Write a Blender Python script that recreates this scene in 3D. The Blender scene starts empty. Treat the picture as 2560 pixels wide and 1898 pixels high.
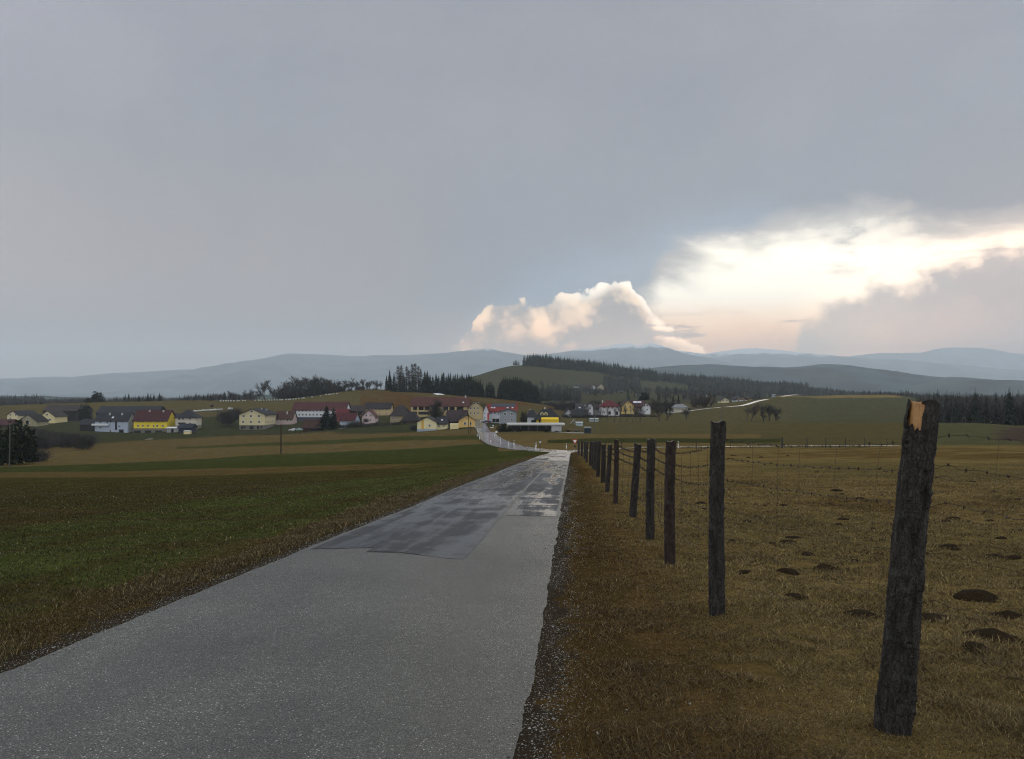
import bpy, math, random
import numpy as np
rnd = random.Random(7)
rng = np.random.default_rng(11)
scene = bpy.context.scene
COL = scene.collection
F = 1916.0          # focal length in photo pixels (2560 wide)
ZC = 1.5            # eye height
PITCH = math.atan(36/F)
R = math.radians

# ---------------------------------------------------------------- helpers
def P(u, v, Y):
    """point in the world at depth Y seen at photo pixel u,v"""
    dx = (u-1280)/F; dz = -(v-949)/F
    yy = math.cos(PITCH) - dz*math.sin(PITCH); zz = dz*math.cos(PITCH) + math.sin(PITCH)
    return (dx/yy*Y, Y, ZC + zz/yy*Y)

def link(o, parent=None):
    COL.objects.link(o)
    if parent is not None: o.parent = parent
    return o

def mesh_obj(name, verts, faces, mats, parent=None, midx=None, smooth=False):
    me = bpy.data.meshes.new(name)
    me.from_pydata([tuple(map(float, v)) for v in verts], [], faces)
    for m in (mats if isinstance(mats, (list, tuple)) else [mats]): me.materials.append(m)
    if midx is not None: me.polygons.foreach_set('material_index', midx)
    if smooth: me.polygons.foreach_set('use_smooth', [True]*len(me.polygons))
    me.update()
    return link(bpy.data.objects.new(name, me), parent)

def np_mesh(name, V, Fc, mats, smooth=False, midx=None):
    """V (n,3), Fc (m,k) arrays"""
    me = bpy.data.meshes.new(name)
    V = np.asarray(V, np.float32); Fc = np.asarray(Fc, np.int32)
    m, k = Fc.shape
    me.vertices.add(len(V)); me.vertices.foreach_set('co', V.ravel())
    me.loops.add(m*k); me.loops.foreach_set('vertex_index', Fc.ravel())
    me.polygons.add(m); me.polygons.foreach_set('loop_start', np.arange(0, m*k, k, dtype=np.int32))
    me.polygons.foreach_set('loop_total', np.full(m, k, dtype=np.int32))
    for mm in (mats if isinstance(mats, (list, tuple)) else [mats]): me.materials.append(mm)
    if midx is not None: me.polygons.foreach_set('material_index', np.asarray(midx, np.int32))
    me.polygons.foreach_set('use_smooth', np.full(m, smooth))
    me.update(calc_edges=True)
    return me

def fattr(me, name, vals):
    a = me.attributes.new(name, 'FLOAT', 'POINT'); a.data.foreach_set('value', np.asarray(vals, np.float32).ravel())
def cattr(me, name, rgb):
    a = me.attributes.new(name, 'FLOAT_COLOR', 'POINT')
    c = np.ones((len(rgb), 4), np.float32); c[:, :3] = rgb
    a.data.foreach_set('color', c.ravel())

def tag(o, label=None, cat=None, group=None, kind=None):
    if label: o['label'] = label
    if cat: o['category'] = cat
    if group: o['group'] = group
    if kind: o['kind'] = kind
    return o

def empty(name, loc, rz=0, parent=None):
    o = bpy.data.objects.new(name, None); link(o, parent)
    o.location = loc; o.rotation_euler = (0, 0, rz); o.empty_display_size = 0.3
    return o

def sr(r, g, b):
    f = lambda c: (c/255/12.92) if c <= 10 else ((c/255+0.055)/1.055)**2.4
    return (f(r), f(g), f(b))

# ---------------------------------------------------------------- node helper
class NT:
    def __init__(s, tree):
        s.t = tree; s.n = tree.nodes; s.l = tree.links
    def new(s, typ, **kw):
        n = s.n.new(typ)
        for k, v in kw.items(): setattr(n, k, v)
        return n
    def put(s, sock, val):
        if isinstance(val, bpy.types.NodeSocket): s.l.new(val, sock)
        elif isinstance(val, (tuple, list)) and len(val) == 3 and sock.type == 'RGBA': sock.default_value = (*val, 1)
        else: sock.default_value = val
    def m(s, op, a, b=0.0, c=None, clamp=False):
        n = s.new('ShaderNodeMath', operation=op, use_clamp=clamp)
        s.put(n.inputs[0], a); s.put(n.inputs[1], b)
        if c is not None: s.put(n.inputs[2], c)
        return n.outputs[0]
    def mix(s, f, a, b, blend='MIX'):
        n = s.new('ShaderNodeMix', data_type='RGBA', blend_type=blend)
        s.put(n.inputs[0], f); s.put(n.inputs[6], a); s.put(n.inputs[7], b)
        return n.outputs[2]
    def ss(s, x, lo, hi):
        n = s.new('ShaderNodeMapRange', interpolation_type='SMOOTHSTEP')
        s.put(n.inputs[0], x); s.put(n.inputs[1], lo); s.put(n.inputs[2], hi)
        return n.outputs[0]
    def mr(s, x, lo, hi, a, b):
        n = s.new('ShaderNodeMapRange')
        s.put(n.inputs[0], x); s.put(n.inputs[1], lo); s.put(n.inputs[2], hi); s.put(n.inputs[3], a); s.put(n.inputs[4], b)
        return n.outputs[0]
    def noise(s, vec, scale, detail=4, rough=0.55, dist=0.0, out=0):
        n = s.new('ShaderNodeTexNoise')
        if vec is not None: s.put(n.inputs['Vector'], vec)
        n.inputs['Scale'].default_value = scale; n.inputs['Detail'].default_value = detail
        n.inputs['Roughness'].default_value = rough; n.inputs['Distortion'].default_value = dist
        return n.outputs[out]
    def vor(s, vec, scale, feature='F1', out='Distance', rand=1.0):
        n = s.new('ShaderNodeTexVoronoi', feature=feature)
        if vec is not None: s.put(n.inputs['Vector'], vec)
        n.inputs['Scale'].default_value = scale
        n.inputs['Randomness'].default_value = rand
        return n.outputs[out]
    def mapv(s, vec, scale=(1, 1, 1), rot=(0, 0, 0), loc=(0, 0, 0)):
        n = s.new('ShaderNodeMapping'); s.put(n.inputs[0], vec)
        n.inputs[1].default_value = loc; n.inputs[2].default_value = rot; n.inputs[3].default_value = scale
        return n.outputs[0]
    def attr(s, name, out='Fac'):
        n = s.new('ShaderNodeAttribute', attribute_name=name); return n.outputs[out]
    def curve(s, x, pts):
        """x in 0..1 -> y in 0..1"""
        n = s.new('ShaderNodeFloatCurve'); s.put(n.inputs[1], x); n.inputs[0].default_value = 1
        cu = n.mapping.curves[0]
        n.mapping.use_clip = False
        while len(cu.points) < len(pts): cu.points.new(0.5, 0.5)
        for p, (a, b) in zip(cu.points, pts): p.location = (a, b); p.handle_type = 'AUTO'
        n.mapping.update()
        return n.outputs[0]

def new_mat(name):
    m = bpy.data.materials.new(name); m.use_nodes = True
    nt = NT(m.node_tree); bsdf = m.node_tree.nodes['Principled BSDF']
    return m, nt, bsdf

_mc = {}
def mat(name, col, rough=0.8, var=0.25, scale=3.0, metal=0.0, bump=0.0, spec=0.3):
    """weathered plain material: base colour with two octaves of dirt"""
    if name in _mc: return _mc[name]
    m, nt, b = new_mat(name)
    co = nt.new('ShaderNodeTexCoord').outputs['Object']
    n1 = nt.noise(co, scale, 5, 0.6); n2 = nt.noise(co, scale*0.15, 3, 0.5)
    k = nt.m('ADD', nt.m('MULTIPLY', nt.m('SUBTRACT', n1, 0.5), 2*var), nt.m('MULTIPLY', nt.m('SUBTRACT', n2, 0.5), 2*var))
    k = nt.m('ADD', k, 1.0)
    sc = nt.new('ShaderNodeVectorMath', operation='SCALE'); sc.inputs[0].default_value = col
    nt.l.new(k, sc.inputs['Scale'])
    nt.put(b.inputs['Base Color'], sc.outputs[0])
    b.inputs['Roughness'].default_value = rough; b.inputs['Metallic'].default_value = metal
    b.inputs['Specular IOR Level'].default_value = spec
    if bump:
        bn = nt.new('ShaderNodeBump'); bn.inputs['Strength'].default_value = bump; bn.inputs['Distance'].default_value = 0.02
        nt.l.new(n1, bn.inputs['Height']); nt.l.new(bn.outputs[0], b.inputs['Normal'])
    _mc[name] = m
    return m

# ---------------------------------------------------------------- numpy noise
def vnoise(x, y, seed=0):
    x = np.asarray(x, float); y = np.asarray(y, float)
    xi = np.floor(x).astype(np.int64); yi = np.floor(y).astype(np.int64)
    fx = x-xi; fy = y-yi; fx = fx*fx*(3-2*fx); fy = fy*fy*(3-2*fy)
    def h(a, b):
        n = (a*374761393 + b*668265263 + seed*974711) & 0xffffffff
        n = ((n ^ (n >> 13))*1274126177) & 0xffffffff
        return ((n ^ (n >> 16)) & 0xffff)/65535.0
    return (h(xi, yi)*(1-fx)+h(xi+1, yi)*fx)*(1-fy) + (h(xi, yi+1)*(1-fx)+h(xi+1, yi+1)*fx)*fy
def fbm(x, y, o=4, seed=0):
    s = 0; a = 1; t = 0
    for i in range(o):
        s = s + a*(vnoise(x*2**i, y*2**i, seed+i)-0.5); t += a; a *= 0.5
    return s/t*2

def pchip(xs, ys, x):
    xs = np.asarray(xs, float); ys = np.asarray(ys, float); x = np.clip(np.asarray(x, float), xs[0], xs[-1])
    h = np.diff(xs); d = np.diff(ys)/h
    m = np.zeros_like(ys)
    for i in range(1, len(xs)-1):
        if d[i-1]*d[i] > 0:
            w1 = 2*h[i]+h[i-1]; w2 = h[i]+2*h[i-1]
            m[i] = (w1+w2)/(w1/d[i-1]+w2/d[i])
    m[0] = d[0]; m[-1] = d[-1]
    i = np.clip(np.searchsorted(xs, x, side='right')-1, 0, len(xs)-2)
    t = (x-xs[i])/h[i]
    return (ys[i]*(2*t**3-3*t**2+1) + h[i]*m[i]*(t**3-2*t**2+t) + ys[i+1]*(-2*t**3+3*t**2) + h[i]*m[i+1]*(t**3-t**2))

# ---------------------------------------------------------------- terrain heights (metres), by bearing and distance
ST = {
 -400: {10:-.63,20:-1.5,40:-3.6,80:-7.6,150:-14,250:-20,350:-23,450:-24,560:-22,650:-18,800:-22,1200:-25},
 0:    {10:-.63,20:-1.5,40:-3.4,80:-7.2,150:-13.1,250:-18.5,350:-21,450:-22,520:-17.5,600:-10.1,680:-9,800:-14,1000:-20},
 350:  {10:-.63,20:-1.4,40:-3.2,80:-6.9,150:-12.7,250:-18,350:-20.5,450:-22,500:-20,560:-14,650:-5.3,720:-5.5,900:-15,1200:-20},
 700:  {10:-.63,20:-1.3,40:-3.0,80:-6.3,150:-11.5,240:-17.0,330:-18.5,420:-19.3,480:-18.5,520:-15,600:-6.3,650:-3.6,720:-3,900:-10,1200:-18},
 950:  {10:-.63,20:-1.27,40:-2.8,80:-5.7,150:-10.5,240:-14.5,330:-15.3,400:-15.5,480:-13.5,560:-7,620:3.6,680:5.2,760:3,900:-8,1200:-15},
 1150: {20:-1.25,40:-2.55,80:-5.2,135:-9,200:-11.3,290:-13,340:-13.3,400:-12.5,450:-10.5,520:-6,620:-.5,680:0,760:-3,900:-8,1000:-5,1150:8,1300:26.6,1400:27,1600:10,2500:-20},
 1300: {20:-1.25,40:-2.5,80:-5.05,135:-8.6,200:-10.6,290:-12.1,376:-12.7,450:-11.5,520:-8,620:-5,700:-6,800:-8,900:-7,1050:8,1200:30,1350:53,1450:54,1700:20,2500:-20},
 1450: {20:-1.25,40:-2.5,87:-5.45,130:-8.2,200:-10.8,300:-13,400:-13.5,480:-13,560:-11,620:-11.4,800:-9,950:-5.9,1100:1.5,1250:16.5,1400:41.7,1480:50,1600:45,1900:20,2500:-20},
 1600: {20:-1.25,40:-2.5,60:-3.8,100:-5.7,112:-6.6,127:-7.4,160:-9,200:-10.5,300:-13.7,400:-14.6,480:-13.5,520:-12,650:-9,800:-5,1000:1.5,1200:8,1400:21,1550:35,1700:30,2000:15,2500:-20},
 1800: {20:-1.25,40:-2.5,60:-3.8,100:-5.6,112:-6.4,125:-7.1,160:-8.8,200:-10,300:-12.6,400:-14,460:-12.8,520:-8,570:-8,650:-11,800:-9,1000:-6,1200:0,1400:8,1650:20,2000:10,2500:-20},
 2000: {20:-1.25,40:-2.45,60:-3.7,100:-5.5,125:-6.95,160:-8.4,200:-9.4,300:-9.8,350:-11.5,420:-13,500:-10.2,580:-4,640:-.5,700:-1,850:-10,1200:-10,1600:5,2000:10,2500:-15},
 2200: {20:-1.25,40:-2.4,60:-3.6,100:-5.3,125:-6.9,200:-8.5,280:-9,330:-11,400:-12,500:-9.7,580:-3,660:.5,740:-1,900:-10,1500:-12},
 2400: {20:-1.25,40:-2.4,60:-3.5,100:-5.1,122:-7.1,150:-7.5,200:-8.0,260:-8.3,320:-11,450:-14,600:-10,700:-8,900:-15},
 2600: {20:-1.25,40:-2.4,60:-3.4,100:-5.1,122:-7.1,150:-7.5,200:-8.2,250:-9.3,320:-12,450:-15,700:-14,900:-15},
}
_cs = sorted(ST)
LY = np.linspace(math.log(4), math.log(16000), 420)
CG = np.linspace(-1600, 4200, 581)
_rows = []
for c in _cs:
    d = {4: -.25, **ST[c]}
    d.setdefault(3500, -28); d[16000] = -42
    ks = sorted(d)
    _rows.append(pchip([math.log(k) for k in ks], [d[k] for k in ks], LY))
_rows = np.array(_rows)
HT = np.array([pchip([-1700]+_cs+[4300], np.concatenate([[_rows[0, j]], _rows[:, j], [_rows[-1, j]]]), CG) for j in range(len(LY))])  # (LY, CG)
def zt0(x, y):
    x = np.asarray(x, float); y = np.asarray(y, float)
    c = 1280+F*x/np.maximum(y, 8.0)
    c = np.clip(c, -1600, 4200); l = np.log(np.clip(y, 4, 16000))
    a = (l-LY[0])/(LY[1]-LY[0]); b = (c-CG[0])/(CG[1]-CG[0])
    ai = np.clip(a.astype(int), 0, len(LY)-2); bi = np.clip(b.astype(int), 0, len(CG)-2)
    a = a-ai; b = b-bi
    z = (HT[ai, bi]*(1-a)+HT[ai+1, bi]*a)*(1-b) + (HT[ai, bi+1]*(1-a)+HT[ai+1, bi+1]*a)*b
    return np.where(y < 4, -.25-.0626*(y-4), z)
ANCH = [(-2.0,1066.0,470.0),(31.5,1052.0,530.0),(69.0,1067.0,480.0),(118.0,1058.0,520.0),(124.2,1054.0,560.0),(156.5,1054.0,560.0),(188.8,1054.0,560.0),(259.1,1050.0,540.0),(297.4,1050.0,540.0),(335.6,1050.0,540.0),(373.9,1050.0,540.0),(257.5,1082.0,450.0),(298.5,1082.0,450.0),(218.0,1075.0,452.0),(327.0,1064.0,462.0),(354.8,1086.0,450.0),(396.2,1086.0,450.0),(464.5,1068.0,452.0),(431.5,1062.0,462.0),(428.5,1081.0,440.0),(463.0,1082.0,425.0),(466.0,1084.0,415.0),(614.0,1074.0,478.0),(646.0,1074.0,478.0),(709.5,1058.0,500.0),(753.2,1051.0,525.0),(797.5,1051.0,525.0),(841.8,1051.0,525.0),(853.0,1052.0,500.0),(889.5,1046.0,540.0),(927.2,1041.0,545.0),(959.8,1041.0,545.0),(921.5,1058.0,472.0),(867.5,1070.0,445.0),(778.5,1078.0,405.0),(997.5,1056.0,440.0),(1024.5,1062.0,405.0),(1051.2,1040.0,450.0),(1099.5,1040.0,450.0),(1147.8,1040.0,450.0),(1189.5,1050.0,440.0),(1141.5,1052.0,398.0),(1067.0,1077.0,360.0),(1104.0,1073.0,362.0),(1132.0,1070.0,372.0),(1167.5,1067.0,366.0),(1135.5,1070.0,358.0),(1239.2,1056.0,402.0),(1273.8,1056.0,402.0),(1215.0,1057.0,396.0),(1270.0,1057.5,380.0),(1369.0,1057.0,400.0),(1330.0,1057.0,402.0),(1284.2,1086.0,302.0),(1356.5,1086.0,302.0),(1428.8,1086.0,302.0),(1422.5,1045.0,500.0),(1449.0,1046.0,495.0),(1463.0,1034.0,530.0),(1475.0,1042.0,505.0),(1493.0,1040.0,512.0),(1526.0,1038.0,500.0),(1570.5,1032.0,515.0),(1597.5,1030.0,530.0),(1616.0,1034.0,515.0),(1703.0,1030.0,520.0),(1813.0,1008.0,615.0),(1853.0,1006.0,620.0),(1874.0,1004.0,628.0),(1935.2,996.5,603.0),(1485.5,1057.0,455.0),(1449.0,1066.0,385.0),(1469.5,1081.0,300.0),(1503.0,974.0,1190.0),(1483.5,972.0,1195.0),(1457.5,972.0,1205.0),(1472.5,972.0,1205.0),(1441.5,968.0,1215.0),(1492.0,972.0,1198.0),(1555.5,981.0,1100.0),(1597.0,989.0,950.0),(1763.5,991.0,900.0),(1959.0,970.0,1750.0),(1285,1080,333),(1340,1080,333),(1395,1080,333),(1340,1085,322)]
_AX = np.array([((u-1280)/F*Y, Y+4) for u, v, Y in ANCH]); _AD = np.array([P(u, v, Y)[2] for u, v, Y in ANCH]) - zt0(_AX[:, 0], _AX[:, 1])
_AL = np.clip(_AX[:, 1]/40, 5, 22)
def zt(x, y):
    """terrain, levelled round the buildings"""
    x = np.asarray(x, float); y = np.asarray(y, float); z = np.array(zt0(x, y), float)
    m = (y > 270) & (y < 1300) & (np.abs(x) < 420)
    if m.any():
        xs, ys_ = x[m], y[m]; num = np.zeros(xs.shape); den = np.full(xs.shape, .12)
        for (ax, ay), d, l in zip(_AX, _AD, _AL):
            k = np.abs(ys_-ay) < 4*l
            w = np.exp(-((xs[k]-ax)**2+(ys_[k]-ay)**2*.7)/(2*l*l)); num[k] += w*d; den[k] += w
        z[m] += num/den
    return z
def zg(x, y): return float(zt(np.array([x]), np.array([y]))[0])
def xr(y): return -.27+.079*y          # right edge of the lane we stand on
RW = 3.5
def colrow(x, y, z):
    """bearing and steepness of a point, in photo pixel units"""
    return 1280+F*x/np.maximum(y, .5), 985-F*(z-ZC)/np.maximum(y, .5)

# main road centre line
def catmull(pts, n=14):
    pts = [np.array(p, float) for p in pts]
    pts = [2*pts[0]-pts[1]]+pts+[2*pts[-1]-pts[-2]]
    out = []
    for i in range(1, len(pts)-2):
        p0, p1, p2, p3 = pts[i-1:i+3]
        for k in range(n):
            t = k/n
            out.append(0.5*((2*p1)+(-p0+p2)*t+(2*p0-5*p1+4*p2-p3)*t*t+(-p0+3*p1-3*p2+p3)*t**3))
    out.append(pts[-2])
    return np.array(out)
MAIN = catmull([((u-1280)/F*Y, Y) for u, Y in [(2900,119),(2500,121),(2200,122.5),(1900,124),(1600,127),(1450,131),(1380,136),(1322,146),(1272,166),(1240,195),(1222,235),(1215,280),(1211,320),(1203,360),(1195,400),(1188,450)]])
SIDE = catmull([((u-1280)/F*Y, Y) for u, Y in [(1233,296),(1290,298),(1350,299),(1420,298),(1470,296)]])      # lane in front of the carport
CREST = catmull([((u-1280)/F*Y, Y) for u, Y in [(1700,505),(1760,520),(1800,535),(1850,555),(1900,580),(1940,600),(2000,625)]])
def dist_poly(x, y, pl):
    d = np.full(x.shape, 1e9)
    for i in range(len(pl)-1):
        a = pl[i]; b = pl[i+1]; ab = b-a; L = ab@ab
        t = np.clip(((x-a[0])*ab[0]+(y-a[1])*ab[1])/L, 0, 1)
        d = np.minimum(d, np.hypot(x-a[0]-t*ab[0], y-a[1]-t*ab[1]))
    return d
# ---------------------------------------------------------------- ground sheet
GRID = {}
def grid_at(x, y, key):
    ys, t, A = GRID['ys'], GRID['t'], GRID[key]
    w = np.sqrt(8.0**2+(1.5*y)**2); s = np.clip(x/w, -1, 1)
    b = np.interp(s, .42*t+.58*t**3, np.arange(len(t)))
    a = np.interp(y, ys, np.arange(len(ys)))
    ai = np.clip(a.astype(int), 0, len(ys)-2); bi = np.clip(b.astype(int), 0, len(t)-2); a = a-ai; b = b-bi
    if A.ndim == 3: a = a[:, None]; b = b[:, None]
    return (A[ai, bi]*(1-a)+A[ai+1, bi]*a)*(1-b)+(A[ai, bi+1]*(1-a)+A[ai+1, bi+1]*a)*b
def gz(x, y): return float(grid_at(np.array([float(x)]), np.array([float(y)]), 'Z')[0])

def build_ground():
    ys = [-400*(1-i/40)**2.2+1.5*(i/40) for i in range(40)]
    n = 820
    ys = np.array(ys+list(np.exp(np.linspace(math.log(1.5), math.log(15800), n))))
    t = np.linspace(-1, 1, 861)
    w = np.sqrt(8.0**2+(1.5*ys)**2)
    X = w[:, None]*(0.42*t+0.58*t**3)[None, :]
    Y = np.repeat(ys[:, None], len(t), 1)
    Z = zt(X, Y)
    c, v = colrow(X, Y, Z)
    rd = X-xr(Y)
    onroad = (rd < -.10) & (rd > -RW+.10) & (Y < 137)
    near = np.clip(1-Y/80, 0, 1)
    edge = np.minimum(np.maximum(rd-.1, -RW-.1-rd), 1.0).clip(0, 1)
    edge = np.where(Y > 137, 1, edge)
    rel = fbm(X*.8, Y*.8, 4, 3)*.07 + fbm(X*4, Y*4, 3, 9)*.025
    relf = fbm(X*.02, Y*.02, 4, 5)*np.clip((Y-60)/400, 0, 1)*1.2
    relh = fbm(X*.006, Y*.006, 4, 15)*np.clip((Y-700)/700, 0, 1)*5
    Z = Z + rel*near*edge + relf + relh
    sm = np.zeros_like(Z)
    m = (Y > 100) & (Y < 470) & (np.abs(X) < 140)
    d = np.full(Z.shape, 1e9); d[m] = dist_poly(X[m], Y[m], MAIN)
    d2 = np.full(Z.shape, 1e9); m2 = (Y > 270) & (Y < 330) & (np.abs(X) < 60); d2[m2] = dist_poly(X[m2], Y[m2], SIDE)
    Z = Z - .10*((d < 3.4) | (d2 < 1.8)) - .04*onroad
    # sunk verge next to the tarmac
    # ---- ground cover colours (what grows where)
    straw = np.array([.140,.100,.038]); brown = np.array([.074,.040,.012]); green = np.array([.038,.044,.012])
    dgreen = np.array([.027,.029,.008]); soil = np.array([.042,.030,.012]); olive = np.array([.072,.060,.024]); tan = np.array([.108,.078,.030])
    gg = np.array([.062,.062,.031]); woods = np.array([.018,.02,.014]); garden = np.array([.034,.036,.015])
    C = np.zeros(Z.shape+(3,)); C[:] = olive
    def put(mask, col):
        C[:] = C*(1-mask[..., None]) + np.asarray(col)*mask[..., None]
    def ss(x, a, b):
        t_ = np.clip((x-a)/(b-a), 0, 1); return t_*t_*(3-2*t_)
    nb = fbm(X*.05, Y*.05, 4, 21); nf = fbm(X*.35, Y*.35, 3, 33)
    def below(us, vs, soft=1.2, amp=0):      # 1 on the near side of a field edge
        e = np.interp(c, us, vs); return ss(v-e+amp*nb, -soft, soft)
    left = 1-ss(rd+RW*.5, -.2, .2); left = np.where(Y > 137, (c < 1245)*1.0, left)
    right = 1-left
    # left side, far to near
    fl = left*(Y < 430)
    put(left*(Y < 560), garden)
    put(fl*below([0,200,400,520,760,1000,1200],[1112,1112,1098,1092,1082,1080,1068], 3, 5), tan*.85)
    put(fl*below([400,500,740,1000,1170],[1116,1115,1106,1091,1088])*(c > 440), dgreen*1.5)
    put(fl*below([0,200,400,500,740,1000,1170],[1118,1119,1121,1121,1114,1101.5,1098], 1.5), tan*.9)
    put(fl*below([0,200,400,700,980,1080,1160,1250],[1168,1162,1151.5,1135,1123,1118,1110,1108]), green*.75+dgreen*.3)
    put(fl*below([0,300,700,900,1041,1200,1350],[1181,1179,1165,1161,1159,1150,1140], 1.2, 2)*ss(-c, -1150, -950), tan*.75)
    put(fl*below([0,300,600,700,900,1041,1212,1350],[1194,1193,1187,1182,1174,1170,1158,1142], .8, .5), dgreen*.8+soil*.5)
    put(fl*below([0,200,500,800,1000,1150,1300],[1334,1303,1258,1207,1185,1168,1146], 9, 14), green*1.25)
    patch = ss(fbm(X*.25, Y*.9, 4, 44), .08, .3)
    put(fl*patch*(Y < 60)*.55, soil*1.1)
    wh = np.abs(((rd+RW) % 6.0)-3.0); put(fl*(Y < 80)*(1-ss(np.abs(wh-1.0), .1, .35))*.45, soil)
    # right side pasture, near to far
    pas = right*below([1440,1600,1800,2150,2300,2600],[1128,1120,1117,1119,1112,1109], 1.0)
    put(right*(Y >= 80)*(Y < 430), olive*.85+tan*.1)
    put(right*(Y > 130)*(Y < 300)*below([1240,1400,1500],[1084,1084,1086], 1)*(c < 1900), straw*.75)
    put(right*(Y > 100)*(Y < 260)*(1-below([1380,1480,1900,1960],[1107,1106,1106,1104], 1))*below([1380,1480,1900,1960],[1098,1095,1095,1096], 1)*(c > 1370)*(c < 1950), dgreen*1.2)
    put(pas, straw*.95)
    put(pas*(1-ss(rd+.5*nf, .9, 1.9))*.65, np.array([.066,.036,.012]))
    put(pas*ss(nb, .05, .35)*.5, olive*1.0)
    put(pas*ss(-nb+nf*.6, .05, .4)*.5, brown*.7)
    # right-hand hill
    hill = (c > 1650)*(Y > 310)*(Y < 760)*1.0
    put(hill*(1-ss(c, 1650, 1900)*0), olive*1.0)
    put(hill*ss(c+60*nb, 1900, 2050)*(v < 1058), gg*.95)
    put(hill*ss(nb+.3*nf, .0, .3)*(c > 2050)*(v > 1015)*.6, olive*.8)
    put(((c > 1930)&(Y > 600)&(Y < 700)&(v < 994))*1.0, tan*1.5)
    put(((c > 2330)&(Y > 105)&(Y < 300))*1.0, gg*.7+olive*.3)
    put(((c > 2470)&(Y > 105)&(Y < 240))*ss(nb+ (c-2480)/120, 0, .4), np.array([.050,.035,.026]))
    # hill behind the village
    put(((Y > 540)&(Y < 860)&(c < 1500))*1.0, olive*.75+tan*.25)
    put(((Y > 540)&(Y < 860)&(c > 900)&(c < 1480))*ss(nb, -.4, .3), brown*1.05)
    # far hill: meadow and wood floor
    put(((Y >= 760)&(Y < 2400))*1.0, gg*.8)
    put(((Y >= 760)&(Y < 1120)&(c > 1380))*ss(nb, -.2, .4), olive*.6)
    put((Y >= 2400)*1.0, woods*1.2)
    GRID.update(ys=ys, t=t, C=C, Z=Z)
    nr, nc = Z.shape
    idx = np.arange(nr*nc).reshape(nr, nc)
    Q = np.stack([idx[:-1, :-1], idx[:-1, 1:], idx[1:, 1:], idx[1:, :-1]], -1).reshape(-1, 4)
    V = np.stack([X, Y, Z], -1).reshape(-1, 3)
    me = np_mesh('ground', V, Q, ground_mat(), smooth=True)
    cattr(me, 'cover', C.reshape(-1, 3))
    far = np.maximum(0, Y-118)*.4
    fattr(me, 'verge_right', np.where(Y < 400, rd, 300)+far)
    fattr(me, 'verge_left', -RW-rd+far+np.where(Y > 400, 300, 0))
    tag(link(bpy.data.objects.new('ground', me)), kind='structure')

def ground_mat():
    m, nt, b = new_mat('winter_grassland')
    geo = nt.new('ShaderNodeNewGeometry').outputs['Position']
    base = nt.attr('cover', 'Color')
    n1 = nt.noise(geo, .35, 6, .65); n2 = nt.noise(geo, 5, 6, .7); n3 = nt.noise(geo, 45, 4, .7)
    k = nt.m('MULTIPLY', nt.mr(n1, .3, .7, .72, 1.28), nt.mr(n2, .3, .7, .6, 1.4))
    k = nt.m('MULTIPLY', k, nt.mr(n3, .25, .75, .55, 1.5))
    sc = nt.new('ShaderNodeVectorMath', operation='SCALE'); nt.put(sc.inputs[0], base); nt.put(sc.inputs['Scale'], nt.m('MULTIPLY', k, .84))
    col = sc.outputs[0]
    # straw and moss mottling
    hue = nt.ss(nt.noise(geo, 1.3, 5, .65), .5, .68)
    col = nt.mix(nt.m('MULTIPLY', hue, .35), col, nt.mix(.6, col, (.078, .053, .019)))
    moss = nt.ss(nt.noise(nt.mapv(geo, loc=(30, 7, 0)), .9, 5, .65), .55, .7)
    col = nt.mix(nt.m('MULTIPLY', moss, .35), col, nt.mix(.6, col, (.020, .026, .006)))
    # verge beside the lane: gravel and bare soil, then dead grass
    jit = nt.m('MULTIPLY', nt.m('SUBTRACT', nt.noise(geo, 2.2, 5, .7), .5), .9)
    soil = nt.mix(nt.noise(geo, 60, 3, .7), (.006, .005, .004), (.045, .037, .028))
    chips = nt.ss(nt.vor(geo, 55), .30, .22)
    rc = nt.new('ShaderNodeSeparateColor'); nt.put(rc.inputs[0], nt.vor(geo, 55, out='Color'))
    chips = nt.m('MULTIPLY', chips, nt.ss(rc.outputs[0], .45, .8))
    soil = nt.mix(chips, soil, (.16, .15, .13))
    dead = nt.mix(nt.noise(geo, 25, 5, .75), (.014, .009, .004), (.082, .050, .017))
    vr = nt.m('ADD', nt.attr('verge_right'), jit)
    vl = nt.m('ADD', nt.attr('verge_left'), jit)
    isl = nt.m('GREATER_THAN', vl, nt.attr('verge_right'))
    dd = nt.m('MAXIMUM', vl, vr)
    col = nt.mix(nt.m('MULTIPLY', nt.m('MULTIPLY', nt.ss(dd, 1.25, .75), isl), .85), col, dead)
    col = nt.mix(nt.m('MULTIPLY', nt.m('MULTIPLY', nt.ss(dd, 1.1, .6), nt.m('SUBTRACT', 1.0, isl)), .55), col, nt.mix(nt.noise(geo, 30, 4), (.010, .007, .0035), (.044, .029, .012)))
    col = nt.mix(nt.m('MULTIPLY', nt.ss(nt.m('SUBTRACT', dd, nt.m('MULTIPLY', isl, .04)), .26, .14), .8), col, soil)
    nt.put(b.inputs['Base Color'], col)
    b.inputs['Roughness'].default_value = 1; b.inputs['Specular IOR Level'].default_value = 0
    bn = nt.new('ShaderNodeBump'); bn.inputs['Strength'].default_value = .9; bn.inputs['Distance'].default_value = .05
    nt.put(bn.inputs['Height'], nt.m('ADD', n2, nt.m('MULTIPLY', n3, .5))); nt.l.new(bn.outputs[0], b.inputs['Normal'])
    return m

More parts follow.
